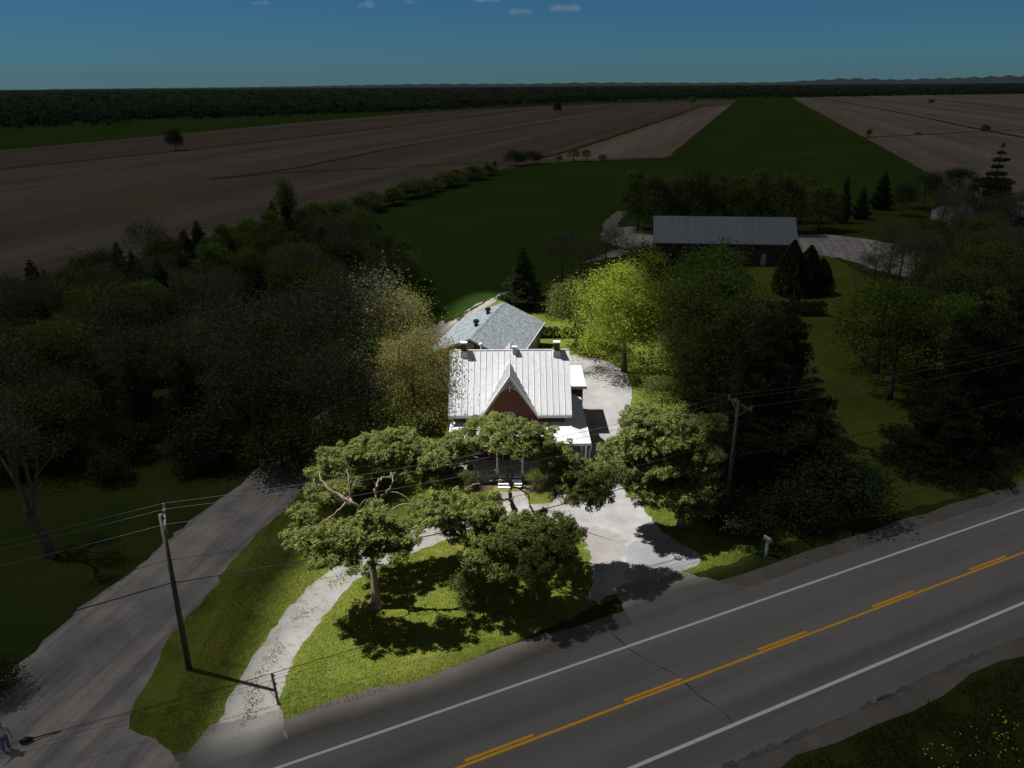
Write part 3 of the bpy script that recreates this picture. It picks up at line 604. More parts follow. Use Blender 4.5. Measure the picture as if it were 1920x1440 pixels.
# ================================================================== POLES, WIRES, MAILBOX
def pole(base, lab, H=9.95, arm=True, lean=(0, 0), rz=R_(24.4)):
    p = empty('utility_pole', base, 0, label=lab, cat='utility pole', group='utility poles')
    MB().tube([(0, 0, 0), (lean[0] * .5, lean[1] * .5, H * .5), (lean[0], lean[1], H)], [.16, .135, .105], 10).build('post', M['wood_pole'], p, True)
    T = np.array([lean[0], lean[1], 0])
    if arm:
        n = np.array([-math.sin(rz), math.cos(rz), 0]); u = np.array([math.cos(rz), math.sin(rz), 0])
        a = T + n * -1.25 + u * .15 + np.array([0, 0, H - .35]); c = T + n * 1.25 + u * .15 + np.array([0, 0, H - .35])
        ca = MB().prism([a + u * -.05, a + u * .05, a + u * .05 + np.array([0, 0, .13]), a + u * -.05 + np.array([0, 0, .13])], c - a).build('crossarm', M['wood_pole'], p)
        for s in (-1, 1): MB().tube([T + u * .12 + np.array([0, 0, H - 1.15]), T + u * .12 + n * s * .75 + np.array([0, 0, H - .36])], .02, 4).build('brace', M['grey_metal'], p)
        for f in (-1.12, .45, 1.12):
            MB().tube([T + n * f + u * .15 + np.array([0, 0, H - .22]), T + n * f + u * .15 + np.array([0, 0, H - .12]), T + n * f + u * .15 + np.array([0, 0, H + .0])], [.03, .07, .05], 8).build('insulator', M['ceramic'], p)
    else:
        MB().box(-.2, .2, -.2, .2, H - 1.2, H - .5).build('bracket', M['grey_metal'], p)
    return p
P1, P2 = np.array([-18.03, 32.67, 0]), np.array([15.42, 46.71, 0]); DP = P2 - P1
pl = pole(P1, 'tall wooden utility pole beside the gravel track at left', lean=(.2, 0))
pole(P2, 'wooden utility pole with crossarm among the dark pines by the road')
pole(P2 + DP * 1.15, 'wooden utility pole farther along the road at right')
pole(P1 - DP, 'wooden utility pole outside the picture at left')
p = g(1842, 352, 9.95); pole((p[0], p[1], 0), 'pale thin utility pole standing among distant trees at upper right', arm=True, rz=0)
def wire(a, c, sag, r, m, lab, grp):
    pts = []
    for k in range(33):
        t = k / 32; q = a + (c - a) * t; q = q - np.array([0, 0, sag * 4 * t * (1 - t)]); pts.append(q)
    o = MB().tube(pts, r, 5, False).build('power_line' if m == 'wire' else 'telephone_cable', M[m])
    return tag(o, lab, 'wire', grp)
nn = np.array([-math.sin(R_(24.4)), math.cos(R_(24.4)), 0]); uu = np.array([math.cos(R_(24.4)), math.sin(R_(24.4)), 0]); P3 = P2 + DP * 1.15; P0 = P1 - DP
for a, c, where in ((P1, P2, 'crossing in front of the farmhouse'), (P2, P3, 'running right from the pole among the pines'), (P0, P1, 'running left from the pole beside the track')):
    la = np.array([.2, 0, 0]) if a is P1 else 0; lc = np.array([.2, 0, 0]) if c is P1 else 0
    for f, nm in ((-1.12, 'nearest'), (.45, 'middle'), (1.12, 'farthest')):
        off = nn * f + uu * .15 + np.array([0, 0, 9.97]); wire(a + off + la, c + off + lc, .75, .012, 'wire', f'{nm} of three thin overhead power lines {where}', 'overhead power lines')
    for z, r, nm in ((7.3, .014, 'upper'), (5.9, .03, 'lower')):
        off = np.array([0, -.2, z]); wire(a + off, c + off, .8, r, 'cable', f'{nm} dark telephone cable under the power lines {where}', 'telephone cables')
# mailbox
mb = empty('mailbox', (17.3, 43.1, 0), R_(24.4), label='white roadside mailbox on a post at the grass verge', cat='mailbox')
MB().box(-.07, .07, -.07, .07, 0, 1.15).build('post', M['white_wood'], mb)
MB().prism([(-.14, -.3, 1.153), (.14, -.3, 1.153)] + [(.14 * math.cos(k * math.pi / 8), -.3, 1.33 + .14 * math.sin(k * math.pi / 8)) for k in range(9)], (0, .6, 0)).build('box', M['grey_metal'], mb)
MB().box(.143, .16, -.1, .12, 1.25, 1.4).build('flag', M['flower'], mb)
# guy rod beside the pole
tag(MB().tube([(-16.2, 37.6, 0), (-16.9, 36.9, 1.6)], .025, 6).build('guy_stake', M['wood_pole']), 'thin dark stake leaning in the grass between track and drive', 'stake')
# far mast
p = g(598, 168); dm = p / np.linalg.norm(p[:2]) ; q = dm * 5000
mast = MB().tube([(q[0], q[1], 0), (q[0], q[1], 75)], [1.0, .5], 4).build('radio_mast', M['grey_metal']); tag(mast, 'thin radio mast far away on the left horizon', 'mast')

# ================================================================== VEGETATION
def unit(a): return a / (np.linalg.norm(a, axis=-1, keepdims=True) + 1e-9)
def leaf_quads(C, size, r, up=.5, wid=.55):
    n = len(C); nrm = unit(r.normal(size=(n, 3)) + np.array([0, 0, up])); a = unit(np.cross(nrm, r.normal(size=(n, 3)))); b = np.cross(nrm, a)
    s = (size * r.uniform(.6, 1.35, n))[:, None]
    V = np.stack([C - a * s * .5, C + b * s * wid * .5, C + a * s * .5, C - b * s * wid * .5], 1).reshape(-1, 3)
    return V, np.arange(4 * n, dtype=np.int32).reshape(n, 4)
def blades(C, D, length, wid, r):       # thin triangles from C along D
    n = len(C); side = unit(np.cross(D, r.normal(size=(n, 3)))) ; L = (length * r.uniform(.7, 1.25, n))[:, None]
    V = np.stack([C - side * wid * .5, C + side * wid * .5, C + D * L], 1).reshape(-1, 3)
    return V, np.arange(3 * n, dtype=np.int32).reshape(n, 3)
def grow(trunk, targets, r, rmin=.02, rbase=.2, sides=5, up=.25, chains=()):
    nodes = [np.array(t, float) for t in trunk]; par = [-1] + list(range(len(trunk) - 1)); nt_ = len(trunk)
    start = max(1, nt_ // 3); plen = [0.0] * nt_
    CH = []
    for pts, r0 in chains:
        pts = [np.array(q, float) for q in pts]; k = min(range(1, len(nodes)), key=lambda i: np.linalg.norm(nodes[i] - pts[0])); prev = k; CH.append(([nodes[k]] + pts, r0))
        for q in pts: nodes.append(q); par.append(prev); plen.append(.4); prev = len(nodes) - 1
    nc = len(nodes)
    order = np.argsort([min(np.linalg.norm(t - q) for q in nodes[start:]) for t in targets])
    for k in order:
        t = np.array(targets[k], float); best = None
        for i in range(start, len(nodes)):
            q = nodes[i]; c = np.linalg.norm(t - q) + .3 * plen[i] + (1.6 * max(0, q[2] - t[2] - .3) if i < nt_ else .8 * max(0, q[2] - t[2]))
            if best is None or c < best[0]: best = (c, i)
        i = best[1]; nodes.append(t); par.append(i); plen.append(plen[i] + np.linalg.norm(t - nodes[i]))
    cnt = [1] * len(nodes)
    for i in range(len(nodes) - 1, nc - 1, -1): cnt[par[i]] += cnt[i]
    b = MB()
    Ht = np.linspace(0, 1, nt_); b.tube(nodes[:nt_], [rbase * (1 - .72 * h) * (1.35 if h == 0 else 1) for h in Ht], 8)
    for pts, r0 in CH:
        L = smooth_line(pts, 4); L = [L[0]] + [q + r.normal(0, .35 * r0, 3) for q in L[1:]]; b.tube(L, [r0 * .82 * (1 - .6 * k / len(L)) * (1 + .12 * r.normal()) for k in range(len(L))], 7)
    for i in range(nc, len(nodes)):
        p, q = nodes[par[i]], nodes[i]; L = np.linalg.norm(q - p); mid = (p + q) / 2 + r.normal(0, .09 * L, 3) + np.array([0, 0, up * .2 * L])
        m1 = (p + mid) / 2 + r.normal(0, .04 * L, 3); m2 = (q + mid) / 2 + r.normal(0, .04 * L, 3)
        ra = rmin * (1 + cnt[i]) ** .55; rb_ = rmin * max(.6, cnt[i] ** .5 * .8)
        b.tube([p, m1, mid, m2, q], [ra, ra * .95, (ra + rb_) / 2, rb_ * 1.05, rb_], sides)
    return b
class Proto: pass
def proto(name, trunk_mb, V, Fc, nper, bark, leafm):
    p = Proto(); p.name = name; p.trunk = trunk_mb.mesh(name + '_trunk'); p.trunk.polygons.foreach_set('use_smooth', [True] * len(p.trunk.polygons))
    p.trunk.materials.append(M[bark]); p.crown = mesh_np(name + '_crown', V, Fc, nper); p.crown.materials.append(M[leafm]); return p
def place(p, loc, sx=1, sz=1, rz=0, label=None, cat='tree', group=None, leafm=None, name='tree'):
    e = empty(name, loc, rz, label=label, cat=cat, group=group); e.scale = (sx, sx, sz)
    link('trunk' if cat != 'bush' else 'stem', p.trunk, None, e); c = link('crown' if cat != 'bush' else 'foliage', p.crown, None, e)
    if leafm: c.material_slots[0].link = 'OBJECT'; c.material_slots[0].material = M[leafm]
    return e
def wiggle(h, r, n=7, amp=.04, lean=(0, 0)):
    z = np.linspace(0, h, n); x = np.cumsum(r.normal(0, amp * h / n, n)); y = np.cumsum(r.normal(0, amp * h / n, n)); x -= x[0]; y -= y[0]
    return np.stack([x + lean[0] * z / h, y + lean[1] * z / h, z], 1)
def deciduous(name, seed, h, cw, cb, nclump, nleaf, leaf, leafm, bark='bark', shell=.5, flat=.75, spread=.12, wid=.6, twig=0, trunk_h=.72, drop=0.0, up=.5, limb=1.0, lobes=.3):
    r = np.random.default_rng(seed); d = unit(r.normal(size=(nclump, 3))); d[:, 2] = np.where(d[:, 2] < -.6, -d[:, 2], d[:, 2])
    lob = unit(r.normal(size=(9, 3))); amp = r.uniform(.1, lobes, 9); lum = 1 + (np.clip(d @ lob.T, 0, 1) ** 3 * amp).sum(1) - .22
    rad = (shell + (1 - shell) * r.random(nclump)) ** .6 * lum
    cz = (cb * h + h) / 2; hz = (h - cb * h) / 2
    C = np.stack([d[:, 0] * rad * cw / 2, d[:, 1] * rad * cw / 2, cz + d[:, 2] * rad * hz * .96], 1)
    C[:, 2] = np.maximum(C[:, 2], cb * h * .6) - drop * (C[:, 0] ** 2 + C[:, 1] ** 2) / cw ** 2 * h
    cr = cw * spread * r.uniform(.6, 1.4, nclump)
    idx = np.repeat(np.arange(nclump), nleaf)
    P = C[idx] + r.normal(size=(len(idx), 3)) * cr[idx][:, None] * np.array([1, 1, flat]) * .75
    P[:, 2] = np.maximum(P[:, 2], .15)
    V, Fc = leaf_quads(P, leaf, r, up, wid)
    tr = grow(wiggle(h * trunk_h, r, 8, .06), C[r.permutation(nclump)[:min(nclump, 90)]], r, .014 * limb * max(.7, h / 10), .02 * h + .05)
    if twig:
        base = C[r.integers(0, nclump, twig)]; dd = unit(r.normal(size=(twig, 3)) + np.array([0, 0, .5]) + unit(base - np.array([0, 0, cb * h])) * .8)
        for p0, dv in zip(base, dd):
            q = p0 + dv * cw * .13 * r.uniform(.5, 1.4); tr.tube([p0 - dv * cw * .05, (p0 + q) / 2 + r.normal(0, .08, 3), q], [.018, .013, .006], 3, False)
    return proto(name, tr, V, Fc, 4, bark, leafm)
def pad_needles(pads, r, dens=1.0, length=.26, wid=.06):
    Cs = []; Ds = []
    for c, rx, ry, rz in pads:
        n = int(dens * 150 * rx * ry)
        d = unit(r.normal(size=(n, 3))); rad = r.random(n) ** .45
        lump = 1 + .25 * np.sin(d[:, 0] * 5 + c[0]) * np.sin(d[:, 1] * 6 + c[1])
        P = np.array(c) + d * (rad * lump)[:, None] * np.array([rx, ry, rz]); P[:, 2] = np.maximum(P[:, 2], c[2] - rz * .45) + r.normal(0, .06, n)
        for k in range(7):
            Cs.append(P + r.normal(0, .05, (n, 3))); Ds.append(unit(r.normal(size=(n, 3)) + np.array([0, 0, .75]) + d * .6))
    C_ = np.concatenate(Cs); D_ = np.concatenate(Ds)
    V, Fc = blades(C_, D_, length, wid, r)
    return V, Fc
def pad_flakes(pads, r, dens=1.0, size=.25):     # needle tufts: each pad is a heap of small rounded sprays with dark gaps between
    Cs = []; Ns = []
    for c, rx, ry, rz in pads:
        ns = max(5, int(dens * 19 * rx * ry)); d = unit(r.normal(size=(ns, 3))); d[:, 2] = np.where(d[:, 2] < -.15, -d[:, 2], d[:, 2]); rad = r.random(ns) ** .35
        S = np.array(c) + d * rad[:, None] * np.array([rx, ry, rz]); sr = r.uniform(.18, .38, ns)
        m = 40; e = unit(r.normal(size=(ns, m, 3)) + np.array([0, 0, .45])) ; k = r.random((ns, m, 1)) ** .4
        P = S[:, None, :] + e * k * sr[:, None, None] * np.array([1, 1, .75])
        Cs.append(P.reshape(-1, 3)); Ns.append(e.reshape(-1, 3))
    C = np.concatenate(Cs); nb = np.concatenate(Ns); n = len(C)
    nrm = unit(r.normal(size=(n, 3)) * .55 + nb * .8 + np.array([0, 0, .6])); a = unit(np.cross(nrm, r.normal(size=(n, 3)))); b = np.cross(nrm, a)
    s_ = (size * r.uniform(.6, 1.5, n))[:, None]
    V = np.stack([C - a * s_ * .5, C + b * s_ * .13, C + a * s_ * .6 + nrm * s_ * .25, C - b * s_ * .13], 1).reshape(-1, 3)
    return V, np.arange(4 * n, dtype=np.int32).reshape(n, 4)
def named_pine(base, trunk_h, lean, padspec, seed, label, dens=1.0, rb=.26, limbs=(), k=1.12):
    r = np.random.default_rng(seed); base = np.array([*base, 0.0]); pads = []
    for px, py, hw, Y in padspec:
        c = at(px, py, Y) - base; depth = (at(px, py, Y) - np.array([0, 0, CAM_H])) @ _F; R = hw * depth / CAM_F
        R *= k; pads.append((c, R * 1.05, R * 1.05, R * .38))
        for _k in range(3):              # satellite tufts make the outline uneven
            a = r.uniform(0, 6.28); pads.append((c + np.array([math.cos(a) * R * .95, math.sin(a) * R * .95, r.uniform(-.25, .2) * R]), R * .42, R * .42, R * .26))
    V, Fc = pad_flakes(pads, r, dens)
    tg = [p[0] - np.array([0, 0, p[3] * .35]) for p in pads if p[1] > .9]
    tb = grow(wiggle(trunk_h, r, 8, .05, lean), tg, r, .026, rb, 6, -.1, [([at(*q) - base for q in L], r0) for L, r0 in limbs])
    p = proto('pine_tree', tb, V, Fc, 4, 'pine_bark', 'needles')
    return place(p, base, label=label, name='pine_tree')
named_pine((.7, 43.0), 4.6, (-.6, -.6), [(903, 810, 43, 42.9), (960, 806, 42, 42.6), (1008, 824, 38, 42.4), (868, 828, 34, 43.4), (935, 828, 42, 41.7), (985, 838, 34, 41.7),
    (842, 846, 36, 42.7), (800, 856, 38, 42.4), (1045, 858, 34, 42.2), (1075, 885, 40, 41.9), (1118, 905, 42, 41.5), (1066, 912, 38, 41.2), (1095, 935, 44, 40.7), (1042, 886, 30, 41.9), (1130, 885, 30, 41.9),
    (846, 942, 42, 39.9), (896, 958, 42, 39.3), (838, 972, 36, 39.5), (934, 988, 44, 38.5), (985, 998, 46, 38.3), (1034, 984, 32, 39.1), (940, 1015, 50, 37.5), (1000, 1032, 50, 37.3), (1055, 1018, 36, 38.3), (895, 1035, 36, 37.7), (965, 1062, 44, 36.8), (1035, 1058, 40, 37.2), (872, 996, 36, 38.9)],
    11, 'spreading pine with bare twisted limbs directly in front of the farmhouse porch', 1.0, .30,
    [([(966, 955, 42.2), (957, 925, 42.2), (960, 908, 42.2), (963, 885, 42.2), (972, 865, 42.2), (975, 842, 42.2)], .17), ([(956, 905, 42), (950, 882, 42), (940, 870, 42.1), (937, 850, 42.2), (938, 828, 42.2)], .13), ([(950, 903, 41.8), (925, 902, 41.5), (900, 906, 41.2), (878, 914, 41)], .11), ([(898, 905, 41.2), (891, 890, 41.6), (900, 872, 42), (908, 862, 42.2)], .06),
     ([(945, 884, 42), (920, 883, 41.8), (896, 898, 41.4)], .07), ([(962, 914, 42), (985, 914, 41.6), (1000, 919, 41.4), (1010, 904, 41.6), (1042, 906, 41.4)], .09), ([(975, 917, 41.8), (990, 928, 41.3), (993, 948, 40.8)], .08), ([(960, 936, 41.8), (940, 936, 41.2), (930, 926, 41), (932, 945, 40.6)], .08), ([(1005, 905, 41.6), (1025, 898, 41.6), (1050, 902, 41.5)], .05), ([(940, 936, 41), (915, 940, 40.8), (893, 936, 40.8)], .05)])
named_pine((-8.5, 37.9), 4.8, (-.2, .6), [(690, 842, 44, 42.9), (740, 832, 46, 43.2), (795, 850, 42, 43.4), (648, 855, 38, 42.9), (838, 868, 36, 43.7), (622, 885, 36, 42.4), (680, 880, 44, 42.4), (760, 872, 42, 42.9), (826, 905, 36, 42.2),
    (590, 1008, 42, 37.0), (640, 1005, 44, 36.6), (690, 1000, 42, 36.2), (566, 1000, 32, 37.6), (620, 1042, 42, 36.0), (672, 1052, 40, 35.8), (728, 1035, 36, 36.0), (762, 1000, 32, 36.8), (800, 962, 32, 38.0), (700, 968, 32, 36.8), (650, 915, 34, 40.5), (600, 920, 30, 40.7), (570, 960, 26, 38.8), (840, 935, 30, 40.7)],
    23, 'tall pine with forked bare limbs on the lawn beside the curved drive', 1.0, .31,
    [([(694, 978, 38.6), (700, 945, 38.7), (707, 918, 38.8), (709, 903, 38.9), (726, 893, 39.2), (742, 887, 39.6)], .16), ([(701, 945, 38.7), (722, 926, 38.8), (735, 906, 39), (736, 888, 39.4)], .11), ([(692, 975, 38.6), (662, 945, 38.6), (640, 930, 38.8), (610, 914, 39.2), (598, 885, 39.8)], .16), ([(648, 936, 38.7), (640, 952, 38.2), (612, 974, 37.8), (584, 992, 37.5)], .09),
     ([(692, 963, 38.5), (668, 962, 38.2), (681, 940, 38.4), (690, 935, 38.6)], .04), ([(736, 922, 38.8), (752, 926, 38.6), (770, 940, 38.3)], .045), ([(656, 932, 38.7), (655, 905, 38.9), (650, 880, 39.6)], .09), ([(712, 960, 38.3), (735, 955, 38), (755, 945, 37.8), (790, 948, 38)], .06)], 1.06)
named_pine((12.3, 46.9), 7.6, (-.5, .2), [(1190, 802, 38, 47), (1240, 792, 42, 47.5), (1168, 842, 36, 46.5), (1220, 832, 44, 46.5), (1270, 822, 42, 47), (1180, 882, 36, 46), (1230, 872, 44, 46), (1282, 872, 42, 46.5), (1152, 862, 28, 46.5), (1208, 912, 36, 45.4), (1258, 922, 40, 45.4), (1300, 905, 36, 46), (1240, 945, 30, 45.3), (1292, 952, 32, 46), (1310, 852, 36, 47), (1200, 775, 28, 48), (1320, 800, 34, 48.5)],
    31, 'pine with dense rounded pads at the right side of the gravel drive', 1.1, .27)
# tree kinds used again and again
PR = {}
PR['round1'] = deciduous('round1', 41, 10, 8, .18, 80, 85, .30, 'green'); PR['round2'] = deciduous('round2', 42, 10, 7.5, .15, 80, 85, .30, 'green', shell=.3); PR['oval'] = deciduous('oval', 43, 10, 5.5, .12, 70, 85, .27, 'bright')
PR['low'] = deciduous('low', 49, 10, 8, .04, 110, 90, .34, 'green', shell=.35, trunk_h=.6)
PR['bud1'] = deciduous('bud1', 44, 11, 9.5, .15, 110, 42, .20, 'brownbud', 'grey_bark', .25, .8, .13, .6, 420); PR['bud2'] = deciduous('bud2', 45, 11, 8.5, .15, 100, 42, .20, 'brownbud', 'grey_bark', .25, .8, .14, .6, 420)
PR['shrub1'] = deciduous('shrub1', 46, 4, 5, .05, 50, 90, .22, 'green', trunk_h=.5, spread=.14); PR['shrub2'] = deciduous('shrub2', 47, 4, 4.4, .05, 50, 90, .22, 'olive', trunk_h=.5, spread=.15)
PR['poplar'] = deciduous('poplar', 48, 12, 3.2, .08, 70, 60, .26, 'olive', 'grey_bark', .2, 1.2, .2)
def conifer(name, seed, h, cw, leafm, layers=16, cb=.08, irregular=.25):
    r = np.random.default_rng(seed); tr = wiggle(h, r, 8, .02); b = MB(); b.tube(tr, [(.022 * h) * (1 - .93 * k / 7) for k in range(8)], 7); pads = []
    for k in range(layers):
        f = k / (layers - 1); z = h * (cb + (1 - cb) * f ** .95); L = cw / 2 * (1 - f) ** .8 * r.uniform(1 - irregular, 1 + irregular) + .25; nb = max(3, int(7 * (1 - f) + 3)); a0 = r.uniform(0, 6)
        for j in range(nb):
            a = a0 + 6.283 * j / nb + r.normal(0, .2); l = L * r.uniform(.7, 1.15); d = np.array([math.cos(a), math.sin(a), -.12]); c = np.array([0, 0, z])
            b.tube([c, c + d * l * .6, c + d * l], [.05, .035, .015], 4, False)
            for q in (.45, .8): pads.append((c + d * l * q + np.array([0, 0, .1]), l * .34 + .1, l * .34 + .1, l * .13 + .12))
    pads.append((np.array([0, 0, h]), .3, .3, .5))
    V, Fc = pad_needles(pads, r, .42, .34, .10); return proto(name, b, V, Fc, 3, 'bark', leafm)
PR['spruce'] = conifer('spruce', 51, 10, 5.2, 'needles_dark'); PR['whitepine'] = conifer('whitepine', 52, 13, 9, 'needles_dark', 12, .12, .5); PR['whitepine2'] = conifer('whitepine2', 53, 13, 8.5, 'needles_dark', 11, .1, .55)
def cedar(name, seed, h, cw):
    r = np.random.default_rng(seed); n = 9000; f = r.random(n) ** .75; a = r.uniform(0, 6.283, n); lump = 1 + .14 * np.sin(a * 5 + f * 7) + .08 * np.sin(a * 11 - f * 13)
    prof = np.interp(f, [0, .08, .3, .6, .85, 1], [.78, .95, 1, .72, .36, .03]); rr = prof * cw / 2 * lump * (1 - .3 * r.random(n) ** 2)
    P = np.stack([np.cos(a) * rr, np.sin(a) * rr, .1 + f * (h - .1)], 1); V, Fc = leaf_quads(P, .34, r, .8, .5)
    b = MB().tube([(0, 0, 0), (0, 0, h * .9)], [.2, .04], 6); return proto(name, b, V, Fc, 4, 'bark', 'cedar')
PR['cedar'] = cedar('cedar', 54, 7.5, 4.6)
# trees around the house that can be told apart
def uniq(name, seed, loc, h, cw, label, leafm, nclump=130, nleaf=130, leaf=.21, cb=.15, nm='tree', **k):
    p = deciduous(name, seed, h, cw, cb, nclump, nleaf, leaf, leafm, **k); return place(p, (*loc, 0), label=label, name=nm, cat=k.get('cat', 'tree'))
uniq('lime_maple', 61, (12.6, 78.5), 12.2, 9.2, 'bright yellow green maple in full sun right of the garage', 'lime', 170, 150, .22, .06, 'maple_tree', shell=.35, drop=.12, spread=.095, up=1.1, lobes=.55)
uniq('apple', 62, (7.9, 87), 8.2, 7.2, 'olive green tree with dark trunk on the lawn behind the farmhouse', 'olive', 110, 110, .22, .3, spread=.11)
uniq('bud_maple', 63, (-8.3, 59.4), 11.6, 7.6, 'budding maple with reddish yellow leaves at the left of the roof', 'bud', 160, 125, .135, .10, 'maple_tree', bark='grey_bark', shell=.25, twig=500, spread=.11)
uniq('lane_maple', 66, (-12.2, 73.5), 11.5, 9.0, 'budding tree with mixed yellow and red leaves between lane and garage', 'bud', 150, 110, .14, .12, 'maple_tree', bark='grey_bark', shell=.25, twig=400, spread=.11)
uniq('side_bush', 64, (-8.6, 57.6), 5.2, 6.0, 'dense green shrub against the left side of the farmhouse', 'olive', 110, 120, .18, .05, 'shrub', trunk_h=.5)
uniq('side_bush2', 65, (-11.2, 53.2), 4.6, 5.2, 'dark green shrub between the forked pine and the track', 'green', 90, 110, .18, .05, 'shrub', trunk_h=.5)
place(PR['spruce'], (1.6, 104.5, 0), 1.0, .85, 1, 'dark narrow conifer behind the back corner of the garage', name='conifer_tree')
for loc, s, z, rz, pn, lab, lm, nm in (
    ((-23.4, 64.5), 1.35, 1.25, 0, 'bud1', 'large budding brown tree left of the track bend, nearest the open grass', None, 'tree'), ((-15.0, 69), 1.5, 1.25, 2, 'bud2', 'huge budding brown tree shading the track beside the farmhouse', None, 'tree'), ((-13.6, 60), .8, .8, 4, 'bud1', 'smaller budding tree between track and left shrubs', None, 'tree'),
    ((-17.2, 55.4), 1.35, 1.1, 1, 'shrub1', 'rounded dark shrub where the track disappears under trees', None, 'shrub'), ((-13.4, 51.2), 1.1, 1.0, 3, 'shrub2', 'low dark shrub on the grass behind the forked pine', None, 'shrub'),
    ((22.3, 80.5), 1.15, 1.18, 1, 'round1', 'tall green tree just right of the bright yellow green maple', None, 'tree'), ((25, 90), 1.2, 1.25, 2, 'round2', 'tallest green tree in front of the barn', 'bright', 'tree'),
    ((17.5, 70.5), .85, .85, 3, 'round2', 'dark trunked tree at the right edge of the gravel yard', 'olive', 'tree'), ((20.5, 66), .8, 1.0, 3, 'spruce', 'dark conifer at the edge of the gravel yard behind the padded pine', None, 'conifer_tree'),
    ((14.5, 114), 1.0, .9, 2, 'bud2', 'brownish bare crowned tree left of the barn', None, 'tree'), ((8.2, 117), .95, .85, 4, 'bud1', 'brownish bare crowned tree beside the green field', None, 'tree'), ((19, 106), .9, .95, 1, 'round2', 'green tree between bare crowned tree and barn', None, 'tree'),
    ((20.2, 56), 1.05, 1.06, 0, 'whitepine', 'big dark pine left of the roadside pole', None, 'pine_tree'), ((23.3, 53.8), .9, .72, 2, 'whitepine2', 'big dark pine right of the roadside pole beside the lawn', None, 'pine_tree'), ((16.8, 51.5), .7, .75, 3, 'whitepine2', 'dark pine close behind the padded pine', None, 'pine_tree'),
    ((24.6, 48.8), 1.35, .95, 0, 'shrub1', 'wide dark bush beside the road verge right of the pole', 'cedar', 'shrub'), ((16.6, 46), 1.0, .65, 2, 'shrub2', 'low dark bush under the padded pine', 'cedar', 'shrub'), ((20.5, 47.4), 1.1, .7, 4, 'shrub2', 'dark bush at the foot of the roadside pole', 'cedar', 'shrub'),
    ((41, 62.5), 1.05, 1.05, 3, 'whitepine', 'dark pine standing alone right of the lawn strip', None, 'pine_tree'), ((36.5, 57), .8, .55, 4, 'whitepine2', 'low spreading dark pine at the lower right of the lawn', None, 'pine_tree'), ((40.5, 77.5), 1.05, 1.05, 2, 'round1', 'fresh green tree right of the hedge', 'bright', 'tree'),
    ((47.5, 76), .9, .95, 1, 'round2', 'fresh green tree behind the lone dark pine', 'bright', 'tree'), ((45.5, 61), .8, .7, 1, 'whitepine2', 'short dark pine at the roadside grass on the right', None, 'pine_tree'), ((53.5, 63), 1.1, 1.05, 5, 'whitepine', 'dark pine at the right edge above the road', None, 'pine_tree'), ((57, 75), 1.1, 1.1, 0, 'round1', 'broad green tree at the right edge behind the dark pines', None, 'tree'), ((50.5, 70), .85, .8, 0, 'round2', 'yellow green tree between the dark pines at right', 'bright', 'tree'),
    ((19.2, 74.5), 1.05, 1.1, 4, 'round1', 'dark leafy tree at the back right corner of the gravel yard', 'green', 'tree'), ((18.6, 63.2), .95, 1.0, 5, 'round2', 'dark leafy tree beside the middle of the gravel yard', 'green', 'tree'), ((22.5, 69), 1.1, 1.12, 2, 'round1', 'broad dark tree behind the two yard side trees', 'green', 'tree'), ((24, 61.5), .95, 1.08, 1, 'whitepine', 'tall dark pine behind the roadside pole', None, 'pine_tree'), ((14.6, 66.5), .55, .42, 1, 'round2', 'small leafy tree at the edge of the gravel yard', 'olive', 'tree'),
    ((46.5, 66), 1.15, 1.12, 4, 'whitepine2', 'tallest dark pine among the right hand group', None, 'pine_tree'), ((59, 68), 1.15, 1.1, 2, 'whitepine', 'dark pine beyond the right edge group', None, 'pine_tree'), ((38.5, 70), .9, .95, 1, 'round1', 'dark leafy tree on the right side of the lawn strip', 'green', 'tree'),
    ((-15.4, 58.2), 1.0, .95, 1, 'bud2', 'budding tree overhanging the track from the house side', None, 'tree'), ((-22.4, 59.4), 1.0, .98, 5, 'bud1', 'budding tree overhanging the track from the wood side', None, 'tree'), ((-13.2, 64.5), 1.0, 1.02, 2, 'round2', 'green tree close to the left side of the farmhouse', 'green', 'tree'), ((-12.8, 56.2), .8, .62, 3, 'round1', 'small green tree behind the left shrubs', 'green', 'tree'), ((-19.4, 56.0), 1.1, .95, 2, 'shrub2', 'dark shrub on the wood side of the track bend', 'cedar', 'shrub'), ((-25.5, 57.5), 1.2, 1.1, 0, 'shrub1', 'spreading dark shrub in front of the wood', 'cedar', 'shrub'),
    ((-20.5, 73), 1.1, 1.1, 1, 'bud2', 'budding tree on the far side of the lane', None, 'tree'), ((-13.5, 82.5), .9, .85, 3, 'round1', 'green tree beside the lane left of the garage', 'green', 'tree'),
    ((108, 171), 1.25, 1.3, 0, 'whitepine2', 'big dark pine rising above the fields at upper right', None, 'pine_tree')):
    place(PR[pn], (*loc, 0), s, z, rz, lab, 'bush' if nm == 'shrub' else 'tree', None, lm, nm)
for k, (px, py, s) in enumerate(((1478, 552, 1.05), (1510, 552, 1.0), (1535, 550, .85))):
    q = g(px, py); place(PR['cedar'], (q[0], q[1], 0), s, s * (1.05, 1.0, .85)[k], k, ('leftmost and tallest', 'middle', 'rightmost and shortest')[k] + ' of three dark cedars in front of the barn', 'tree', 'cedars in front of the barn', None, 'cedar_tree')
